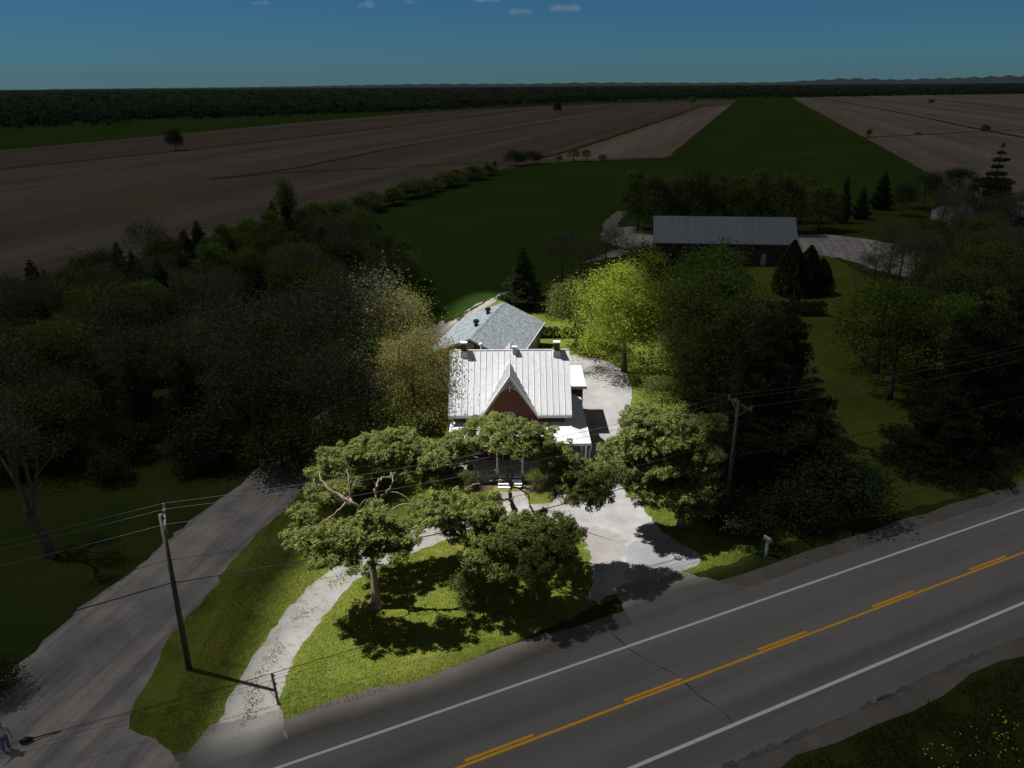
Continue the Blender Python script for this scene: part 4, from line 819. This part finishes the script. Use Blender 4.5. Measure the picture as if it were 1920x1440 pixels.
# bare forked tree at left
def bare_tree():
    r = np.random.default_rng(77); b = MB(); T = []
    def br(p, d, L, rad, lev):
        pts = [p]; n = 4
        for k in range(n): d = unit(d + r.normal(0, .10, 3) + np.array([0, 0, .05])); pts.append(pts[-1] + d * L / n)
        b.tube(pts, [rad * (1 - .45 * k / n) for k in range(n + 1)], 6 if lev < 2 else 4, False)
        if lev == 5: T.extend(pts[2:]); return
        for j in range(3 if lev in (0, 2, 3) else 2):
            a = r.uniform(0, 6.283); e = unit(d + np.array([0, 0, .25]) + .55 * np.array([math.cos(a), math.sin(a), r.uniform(0, .5)])); br(pts[-1 - (j % 2)], e, L * r.uniform(.66, .82), rad * .6, lev + 1)
    br(np.zeros(3), np.array([-.05, .0, 1.0]), 2.2, .24, 0)
    T = np.array(T); P = T[r.integers(0, len(T), 2600)] + r.normal(0, .18, (2600, 3)); V, Fc = leaf_quads(P, .10, r)
    return proto('bare_tree', b, V, Fc, 4, 'bark', 'brownbud')
place(bare_tree(), (-32.0, 43.6, 0), 1.55, 1.65, .6, 'nearly bare forked tree on the grass left of the gravel track', name='tree')
place(PR['shrub1'], (-27.5, 30.8, 0), .55, .5, 1, 'dark shrub at the left edge beside the track mouth', 'bush', None, 'cedar', 'shrub')
# the wood left of the track
def inside(p, poly):
    c = False; n = len(poly)
    for i in range(n):
        (x1, y1), (x2, y2) = poly[i], poly[(i + 1) % n]
        if (y1 > p[1]) != (y2 > p[1]) and p[0] < (x2 - x1) * (p[1] - y1) / (y2 - y1) + x1: c = not c
    return c
def scatter(poly, step, r, jit=.35):
    xs = [p[0] for p in poly]; ys = [p[1] for p in poly]; res = []
    for i, x in enumerate(np.arange(min(xs), max(xs), step)):
        for j, y in enumerate(np.arange(min(ys), max(ys), step)):
            q = (x + (j % 2) * step / 2 + r.normal(0, jit * step * .6), y + r.normal(0, jit * step * .6))
            if inside(q, poly): res.append(q)
    return res
WOOD = [(-42, 55), (-33, 58), (-26, 60), (-24.5, 67), (-20, 78), (-15, 93), (-12.5, 108), (-15, 122), (-26, 138), (-41, 165), (-48, 160), (-55, 140), (-66, 118), (-82, 98), (-80, 70), (-60, 52)]
r_ = np.random.default_rng(99); kinds = [('round1', 'green', 'leafy green tree in the wood left of the track'), ('round2', 'green', 'leafy green tree in the wood left of the track'), ('bud1', None, 'brown budding tree in the wood left of the track'), ('spruce', None, 'dark conifer in the wood left of the track'), ('oval', 'bright', 'slim fresh green tree in the wood left of the track'), ('bud2', None, 'brown budding tree in the wood left of the track')]
for q in scatter(WOOD, 5.2, r_):
    back = q[1] > 95 - .2 * q[0] * .2
    w_ = [.22, .2, .2, .14, .14, .1] if not back else [.15, .15, .1, .38, .14, .08]
    pn, lm, lab = kinds[r_.choice(6, p=w_)]; hs = r_.uniform(.55, .92) * (.85 if q[1] < 62 else 1)
    zone = ' beside the gravel track' if q[0] > -30 and q[1] < 112 else ' by the green field' if q[0] > -44 else ' along the ploughed field' if q[1] > 84 - .35 * (q[0] + 60) else ' at the left edge of the picture' if q[0] / q[1] < -.62 else ' in its middle'
    place(PR[pn], (*q, 0), hs * r_.uniform(.9, 1.15), hs, r_.uniform(0, 6), lab.replace(' left of the track', ' at left') + ',' + zone, 'tree', 'trees of the wood left of the track', lm, 'conifer_tree' if pn == 'spruce' else 'tree')
for q in scatter([(-42, 50), (-24, 57), (-23, 64), (-30, 66), (-50, 58)], 5, r_):
    place(PR['shrub1' if r_.random() < .5 else 'shrub2'], (*q, 0), r_.uniform(.6, 1), r_.uniform(.5, .9), r_.uniform(0, 6), 'dark bush along the near edge of the wood', 'bush', 'bushes along the edge of the wood', 'cedar', 'shrub')
for q in scatter([(52, 95), (72, 88), (104, 102), (108, 142), (84, 140), (60, 128), (54, 110)], 7.2, r_):
    pn = ('bud1', 'round1', 'round2', 'bud2')[r_.integers(4)]; hs = r_.uniform(.65, .9)
    place(PR[pn], (*q, 0), hs, hs, r_.uniform(0, 6), 'brown budding tree in the grove right of the barn' if 'bud' in pn else 'green tree in the grove right of the barn', 'tree', 'trees of the grove right of the barn', None, 'tree')
for px, py, hs in ((1765, 418, .75), (1800, 415, .7), (1838, 420, .8), (1870, 425, .75), (1905, 428, .8), (1785, 440, .8), (1855, 448, .85)):
    q = g(px, py); place(PR['bud1' if px % 2 else 'bud2'], (q[0], q[1], 0), hs, hs, px, 'brown budding tree in front of the pale houses at upper right', 'tree', 'trees in front of the far houses', None, 'tree')
for q in scatter([(58, 66), (75, 72), (80, 88), (60, 92), (54, 84)], 6.5, r_):
    place(PR['round1' if r_.random() < .5 else 'bud1'], (*q, 0), .8, .85, r_.uniform(0, 6), 'leafy tree at the right edge behind the roadside pines', 'tree', 'trees at the right edge', None, 'tree')
# row behind the barn
for k, px in enumerate((1195, 1228, 1262, 1300, 1342, 1382, 1425, 1470, 1535)):
    q = g(px, 432 + (k % 2) * 6); top = at(px, 326 + (k % 3) * 6 + (14 if k == 8 else 0), q[1])[2]
    place(PR['low'], (q[0], q[1], 0), .95 * r_.uniform(.9, 1.1), top / 10, k, ('first', 'second', 'third', 'fourth', 'fifth', 'sixth', 'seventh', 'eighth')[k] + ' rounded tree from the left in the row behind the barn' if k < 8 else 'rounded tree with clear trunk at the right end of the row behind the barn', 'tree', 'trees in the row behind the barn', 'olive' if k % 3 else 'green', 'tree')
for k, px in enumerate((1215, 1280, 1320, 1405, 1450, 1500)):
    q = g(px, 416); place(PR['round2'], (q[0], q[1], 0), .8, 1.15, k, 'dark tree in the second row behind the barn', 'tree', 'trees in the second row behind the barn', None, 'tree')
# single trees and shrubs out in the fields: base pixel, top, width
for px, yb, yt, wpx, pn, lab in ((330, 282, 243, 32, 'low', 'lone round dark tree on the ditch in the left ploughed field'), (1045, 213, 193, 16, 'low', 'lone dark tree near the far end of the ploughed field'), (985, 206, 188, 8, 'oval', 'small thin tree near the far forest edge'), (1296, 198, 181, 14, 'oval', 'small tree where the far ditch meets the forest'),
    (1075, 302, 278, 22, 'oval', 'left of two slim trees at the corner of the green field'), (1099, 302, 280, 18, 'oval', 'right of two slim trees at the corner of the green field'), (1131, 302, 290, 16, 'shrub2', 'tiny sapling at the top edge of the green field'), (1048, 303, 292, 12, 'shrub2', 'tiny shrub left of the two slim trees'),
    (968, 311, 284, 40, 'shrub1', 'left half of the dark thicket at the field corner'), (1000, 308, 284, 36, 'shrub1', 'right half of the dark thicket at the field corner'), (1628, 258, 241, 12, 'poplar', 'small thin tree on the ditch beside the right ploughed field'), (1848, 248, 235, 14, 'shrub1', 'small dark bush where two ditches cross'), (1745, 194, 187, 11, 'shrub1', 'tiny dark bush far out in the right ploughed field'), (1722, 253, 248, 14, 'shrub2', 'low bush on the ditch in the right ploughed field'),
    (545, 445, 333, 40, 'poplar', 'tall slim poplar above the wood by the ploughed field'), (1577, 418, 330, 26, 'spruce', 'slim dark conifer on the grass right of the tree row'), (1612, 410, 352, 28, 'spruce', 'small conifer beyond the farmyard'), (1650, 392, 322, 34, 'spruce', 'dark conifer near the right ploughed field'), (1690, 405, 338, 40, 'round2', 'dark tree near the right ploughed field'), (1730, 392, 320, 60, 'round1', 'grey green tree below the right ploughed field'), (1790, 380, 312, 60, 'round1', 'grey green tree next to the big far pine')):
    q = g(px, yb); h = at(px, yt, q[1])[2]; dep = (q - np.array([0, 0, CAM_H])) @ _F
    ph, pw = dict(low=(10, 8), round1=(10, 8), round2=(10, 7.5), oval=(10, 5.5), shrub1=(4, 5), shrub2=(4, 4.4), poplar=(12, 3.2), spruce=(10, 5.2))[pn]
    place(PR[pn], (q[0], q[1], 0), wpx * dep / CAM_F / pw, h / ph, px, lab, 'bush' if 'shrub' in pn else 'tree', None, 'needles_dark' if pn in ('round1', 'shrub1', 'low') else None, 'shrub' if 'shrub' in pn else 'tree')
# hedgerow between green and ploughed field, hedge across the lawn
for k in range(46):
    t = k / 45; px = 610 + 320 * t; py = 428 - 104 * t ** .93; q = g(px, py) + np.array([r_.normal(0, 1), r_.normal(0, 2), 0]); hpx = r_.uniform(20, 42) * (1 - .35 * t); h = at(px, py - hpx, q[1])[2]
    pn = ('poplar', 'shrub2', 'oval')[k % 3]; ph = dict(poplar=12, shrub2=4, oval=10)[pn]
    place(PR[pn], (q[0], q[1], 0), max(.7, h / ph * (1.9 if pn != 'shrub2' else 1.4)), max(.3, h / ph), k, 'thin grey green tree of the hedgerow along the green field', 'tree', 'hedgerow along the green field', 'olive', 'tree')
def hedge(name, a, c, h, wd, lab, n=12000):
    r = np.random.default_rng(5); t = r.random(n); a = np.array(a); c = np.array(c); dv = unit(c - a); nv = np.array([-dv[1], dv[0]])
    sgn = r.uniform(-1, 1, n); zz = r.random(n); edge = r.random(n) < .5; zz = np.where(edge, h * (.9 + .1 * r.random(n)), zz * h); off = np.where(edge, sgn, np.sign(sgn)) * wd / 2 * (1 + .1 * np.sin(t * 90))
    P = np.stack([a[0] + (c - a)[0] * t + nv[0] * off, a[1] + (c - a)[1] * t + nv[1] * off, zz * (1 + .08 * np.sin(t * 60))], 1); V, Fc = leaf_quads(P, .2, r)
    e = empty(name, (0, 0, 0), 0, label=lab, cat='hedge'); me = mesh_np(name, V, Fc, 4); link('foliage', me, M['cedar'], e)
    b = MB()
    for k in range(24): q = a + (c - a) * (k + .5) / 24; b.tube([(q[0], q[1], 0), (q[0] + .1, q[1], h * .85)], .04, 4)
    b.build('stems', M['bark'], e)
q0, q1 = g(1408, 590)[:2], g(1545, 590)[:2]; hedge('hedge', q0, q1, 1.7, 1.6, 'clipped hedge crossing the lawn below the dark cedars')
q0, q1 = g(1005, 632)[:2], g(1115, 632)[:2]; hedge('hedge', q0, q1, 1.2, 1.0, 'low dark hedge at the back of the sunlit lawn', 7000)
# small shrubs by the porch and in the lawn
for loc, s, lab in (((-3.6, 52.7), .38, 'small shrub in the flower bed left of the porch steps'), ((2.0, 52.6), .36, 'small shrub in the flower bed right of the porch steps'), ((-2.9, 38.6), .42, 'loose leafy bush standing on the lawn in front of the spreading pine'), ((-6.9, 97.5), .32, 'small shrub beside the lane behind the garage')):
    place(PR['shrub2'], (*loc, 0), s, s, 1, lab, 'bush', None, 'olive', 'shrub')
# far woods: one mass
def far_forest():
    r = np.random.default_rng(12); n = 8000
    px = r.uniform(-120, 2040, n); yf = np.interp(px, [-120, 0, 300, 640, 850, 1050, 1200, 1300, 1560, 1920, 2040], [240, 236, 224, 214, 205, 194.5, 188, 185.5, 182, 175, 173]) + r.uniform(-1, 2, n) * np.where(px < 250, 4, .5)
    hor = 160 - (px - 960) * math.tan(CAM_ROLL); t = r.random(n) ** 1.35; py = yf + (hor + 4.5 - yf) * t * .97
    q = np.array([g(a_, b_) for a_, b_ in zip(px, py)]); D = np.hypot(q[:, 0], q[:, 1]); edge = (py > yf - 2) & (px < 900)
    h = r.uniform(8, 16, n) * np.where(edge, .7, 1); rad = r.uniform(2.4, 4.8, n) * np.maximum(1, D / 1300); m = 26
    d = unit(r.normal(size=(n, m, 3))) * (r.random((n, m, 1)) ** .5)
    P = q[:, None, :] + d * np.stack([rad, rad, h * .5], 1)[:, None, :] + np.stack([0 * h, 0 * h, h * .5], 1)[:, None, :]
    P = P.reshape(-1, 3); P[:, 2] = np.maximum(P[:, 2], .3); sz = np.repeat(rad * .75, m)
    nrm = unit(r.normal(size=(len(P), 3)) * .6 + np.array([0, -.5, 1.3])); a = unit(np.cross(nrm, r.normal(size=(len(P), 3)))); b = np.cross(nrm, a); s_ = (sz * r.uniform(.5, 1.3, len(P)))[:, None]
    V = np.stack([P - a * s_ * .5, P + b * s_ * .4, P + a * s_ * .5, P - b * s_ * .4], 1).reshape(-1, 3)
    o = link('far_forest', mesh_np('far_forest', V, np.arange(len(V), dtype=np.int32).reshape(-1, 4), 4), M['forest']); tag(o, 'dark wood closing off the fields along the horizon', 'forest', None, 'stuff')
    # canopy behind the first rows
    xs = np.linspace(-7000, 11000, 150); V = []; Fc = []
    yfr = lambda x: 1
    for j, py_ in enumerate(np.linspace(0, 1, 26)):
        for i in range(130):
            p_ = -200 + 2320 * i / 129; y_f = np.interp(p_, [-120, 0, 300, 640, 850, 1050, 1200, 1300, 1560, 1920, 2040], [240, 236, 224, 214, 205, 194.5, 188, 185.5, 182, 175, 173]) - 4; ho = 160 - (p_ - 960) * math.tan(CAM_ROLL) + 3.2
            q = g(p_, y_f + (ho - y_f) * py_); V.append((q[0], q[1], 7 + r.uniform(-3, 3)))
    for j in range(25):
        for i in range(129): a = j * 130 + i; Fc.append((a, a + 1, a + 131, a + 130))
    o = MB().add(V, Fc).build('forest_canopy', M['forest']); tag(o, 'closed treetops of the far wood toward the horizon', 'forest', None, 'stuff')
M['forest'] = leaf_mat('forest', [(.024, .038, .018), (.032, .047, .021), (.038, .042, .024), (.034, .052, .021)], .1, 0, .8, 0)
far_forest()
# weeds and flowers on the near verge, grass of the lit lawn
def tufts(name, P, hgt, wid, m, lab, seed):
    r = np.random.default_rng(seed); D = unit(r.normal(0, .45, (len(P), 3)) * np.array([1, 1, .3]) + np.array([0, 0, 1])); V, Fc = blades(P, D, hgt, wid, r)
    tag(link(name, mesh_np(name, V, Fc, 3), M[m]), lab, 'grass', None, 'stuff')

def blade_mat():
    t = NT('blade'); geo = t.n('ShaderNodeNewGeometry'); q = t.ramp(geo.outputs['Random Per Island'], [(0, (.12, .155, .034)), (.35, (.22, .25, .054)), (.7, (.345, .335, .085)), (1, (.48, .41, .17))])
    p = t.pos(); n1 = t.noise(p, .45, 5, .65); n2 = t.noise(p, 1.9, 4, .7)
    q = t.mix(.9, q, t.ramp(n1, [(.32, (.55, .72, .6)), (.5, (1, 1, 1)), (.68, (1.3, 1.15, 1.1))]), 'MULTIPLY'); q = t.mix(t.ramp(n2, [(.55, (0, 0, 0)), (.72, (.55, .55, .55))]), q, (.34, .28, .11))
    d = t.n('ShaderNodeBsdfPrincipled'); d.inputs['Roughness'].default_value = .7; d.inputs['Specular IOR Level'].default_value = .2; t.l(q, d.inputs['Base Color']); tr = t.n('ShaderNodeBsdfTranslucent'); t.l(q, tr.inputs[0])
    ms = t.n('ShaderNodeMixShader'); ms.inputs[0].default_value = .4; t.l(d.outputs[0], ms.inputs[1]); t.l(tr.outputs[0], ms.inputs[2]); t.l(ms.outputs[0], t.out.inputs[0]); return t.m
M['blade'] = blade_mat(); M['weed'] = leaf_mat('weed', [(.03, .045, .012), (.05, .07, .018), (.07, .085, .025), (.10, .09, .04)], .3, 0)
r_ = np.random.default_rng(8); n = 60000; a = r_.uniform(0, 70, n); o_ = -6.4 - r_.gamma(1.6, 3.5, n); P = O2 + a[:, None] * U2 + o_[:, None] * N2; cl = np.sin(P[:, 0] * 1.3) * np.sin(P[:, 1] * 1.1) > -.5; P = P[cl]
tufts('verge_weeds', np.column_stack([P, np.zeros(len(P))]), .32, .05, 'weed', 'rough weeds on the near road verge', 1)
n = 380; a = r_.uniform(20, 52, n); o_ = -8.2 - r_.gamma(2.2, 1.6, n); P = O2 + a[:, None] * U2 + o_[:, None] * N2; P = np.repeat(P, 2, 0) + r_.normal(0, .12, (2 * n, 2)); V, Fc = leaf_quads(np.column_stack([P, np.full(len(P), .34)]), .085, r_, 3, .9)
tag(link('yellow_flowers', mesh_np('yellow_flowers', V, Fc, 4), M['flower']), 'yellow flowers scattered through the verge weeds', 'flowers', None, 'stuff')
rl = np.random.default_rng(21)
LP = lawn_poly; xs_ = [p[0] for p in LP]; ys_ = [p[1] for p in LP]
cand = np.column_stack([rl.uniform(-18, 16, 150000), rl.uniform(27, 52, 150000)])
def in_poly_np(P, poly):
    c = np.zeros(len(P), bool); n = len(poly)
    for i in range(n):
        (x1, y1), (x2, y2) = poly[i][:2], poly[(i + 1) % n][:2]
        if y1 == y2: continue
        t = ((y1 > P[:, 1]) != (y2 > P[:, 1])) & (P[:, 0] < (x2 - x1) * (P[:, 1] - y1) / (y2 - y1) + x1); c ^= t
    return c
drive_poly = [p for p in dL] + [p for p in dR][::-1]
yard_poly = G([(1100, 1128), (1200, 1098), (1318, 1052), (1262, 1012), (1215, 965), (1190, 910), (1172, 860), (1172, 800), (1060, 900), (1030, 955), (1080, 990), (1108, 1040)])
track_poly = [p for p in trackL] + [p for p in trackR][::-1]
cj = cand + rl.normal(0, .16, cand.shape)                  # blades creep over the gravel edges
ok = in_poly_np(cand, LP) & ~in_poly_np(cj, drive_poly) & ~in_poly_np(cj, yard_poly) & ~in_poly_np(cj, track_poly)
cand = cand[ok][:95000]
tufts('lawn_grass', np.column_stack([cand, np.zeros(len(cand))]), .10, .05, 'blade', 'short lawn grass round the farmhouse drive', 3)

mid = smooth_line([np.append((a_ + b_) / 2, 0) for a_, b_ in zip(dL, dR)], 12); mid = np.array(mid[6:]); wk = mid[rl.integers(0, len(mid), 2600)] + np.column_stack([rl.normal(0, .28, 2600), rl.normal(0, .28, 2600), np.zeros(2600)])
wk = wk[np.sin(wk[:, 0] * 2.1) + np.sin(wk[:, 1] * 1.7 + 1) > -.2]; wk[:, 2] = .02
tufts('drive_weeds', wk, .09, .06, 'blade', 'thin weeds growing along the middle of the curved drive', 4)
# ------------------------------------------------------------------ person at the track mouth
def person():
    e = empty('person', (-24.75, 27.25, 0), R_(35), label='person in pale shirt and blue jeans with one arm raised beside the track', cat='person')
    def skin(name, verts, edges, rad, m, sub=2):
        me = bpy.data.meshes.new(name); me.from_pydata(verts, edges, []); me.update(); o = link(name, me, m, e)
        sk = o.modifiers.new('skin', 'SKIN'); 
        for i, r0 in enumerate(rad): me.skin_vertices[0].data[i].radius = (r0, r0)
        me.skin_vertices[0].data[0].use_root = True
        sb = o.modifiers.new('sub', 'SUBSURF'); sb.levels = sub; sb.render_levels = sub; return o
    V = [(0, 0, .95), (0, 0, 1.12), (0, 0, 1.32), (0, -.01, 1.46), (0, -.02, 1.55), (0, -.03, 1.66), (0, -.02, 1.74),
         (.19, 0, 1.42), (.30, -.08, 1.18), (.34, -.2, .98), (-.19, 0, 1.42), (-.40, -.05, 1.58), (-.62, -.12, 1.78),
         (.09, 0, .9), (.11, -.03, .5), (.12, .02, .08), (.12, -.14, .04), (-.09, 0, .9), (-.11, -.05, .5), (-.12, .0, .08), (-.12, -.16, .04)]
    E_ = [(0, 1), (1, 2), (2, 3), (3, 4), (4, 5), (5, 6), (3, 7), (7, 8), (8, 9), (3, 10), (10, 11), (11, 12), (0, 13), (13, 14), (14, 15), (15, 16), (0, 17), (17, 18), (18, 19), (19, 20)]
    Rd = [.145, .14, .155, .09, .055, .095, .07, .07, .05, .038, .07, .05, .038, .095, .068, .045, .035, .095, .068, .045, .035]
    skin('body', V, E_, Rd, M['skin'])
    skin('shirt', [(0, 0, 1.0), (0, 0, 1.12), (0, 0, 1.32), (0, -.01, 1.45), (.2, 0, 1.42), (.27, -.05, 1.27), (-.2, 0, 1.42), (-.33, -.04, 1.52)], [(0, 1), (1, 2), (2, 3), (3, 4), (4, 5), (3, 6), (6, 7)], [.165, .165, .18, .10, .09, .075, .09, .075], M['shirt'])
    skin('jeans', [(0, 0, 1.0), (.09, 0, .9), (.11, -.03, .5), (.12, .02, .1), (-.09, 0, .9), (-.11, -.05, .5), (-.12, 0, .1)], [(0, 1), (1, 2), (2, 3), (0, 4), (4, 5), (5, 6)], [.165, .115, .088, .072, .115, .088, .072], M['jeans'])
    skin('hair', [(0, -.02, 1.70), (0, .0, 1.77), (0, .05, 1.66)], [(0, 1), (0, 2)], [.09, .07, .06], M['hair'])
    for s_, hp, dv in ((1, (.34, -.2, .98), (.05, -.12, -.15)), (-1, (-.62, -.12, 1.78), (-.16, -.05, .1))):
        dv = np.array(dv); L = np.linalg.norm(dv); dv = dv / L; hp = np.array(hp); b = np.cross(dv, [0, 1, .2]); b /= np.linalg.norm(b)
        verts = [hp, hp + dv * .09]; ed = [(0, 1)]; rd_ = [.03, .04]
        for k, f in enumerate((-.035, -.012, .012, .035)):
            i0 = len(verts); verts += [hp + dv * .13 + b * f, hp + dv * (.17 + .01 * (k in (1, 2))) + b * f * 1.1]; ed += [(1, i0), (i0, i0 + 1)]; rd_ += [.010, .008]
        i0 = len(verts); verts += [hp + dv * .07 + b * .06]; ed += [(0, i0)]; rd_ += [.010]
        skin('hand', [tuple(v_) for v_ in verts], ed, rd_, M['skin'], 1)
person()
tl = empty('garden_tool', (-24.0, 27.75, 0), R_(20), label='dark tool with thin handle on the ground beside the person', cat='tool')
MB().tube([(-.35, 0, .16), (-.1, 0, .2), (.2, .02, .16)], [.1, .17, .08], 10).build('body', M['black_metal'], tl, True)
MB().tube([(.15, .02, .17), (.7, .1, .12), (1.35, .2, .05)], .03, 6).build('handle', M['black_metal'], tl)

# ------------------------------------------------------------------ scraps of cloud far off, and the air
def puff(px, py, wpx, hpx, seed):
    r = np.random.default_rng(seed); D = 42000.0; c = at(px, py, D); b = MB(); k = D / CAM_F
    import bmesh
    bm = bmesh.new(); bmesh.ops.create_icosphere(bm, subdivisions=3, radius=1)
    for v_ in bm.verts:
        n_ = v_.co; f = 1 + .22 * math.sin(n_.x * 5 + seed) + .15 * math.sin(n_.y * 7 + n_.z * 4); v_.co = Vector((n_.x * wpx * k / 2 * f, n_.y * wpx * k * .35 * f, max(-.35, n_.z) * hpx * k / 2 * f))
    me = bpy.data.meshes.new('cloud'); bm.to_mesh(me); bm.free(); o = link('cloud', me, M['puff'], None, True); o.location = c
    return tag(o, kind='structure')
for a_ in ((690, 10, 34, 16, 1), (768, 4, 26, 12, 2), (908, 1, 48, 12, 3), (973, 23, 40, 12, 4), (1062, 17, 54, 15, 5), (492, 6, 30, 8, 6)): puff(*a_)
hz = NT('haze'); pv = hz.n('ShaderNodeVolumePrincipled'); pv.inputs['Color'].default_value = (.70, .86, 1.0, 1); pv.inputs['Density'].default_value = 1.1e-5
hz.l(pv.outputs[0], hz.out.inputs['Volume'])
hb = MB().box(-23500, 23500, -6500, 24500, -8, 420).build('haze', hz.m); tag(hb, kind='stuff'); hb['label'] = 'thin blue air over the fields'
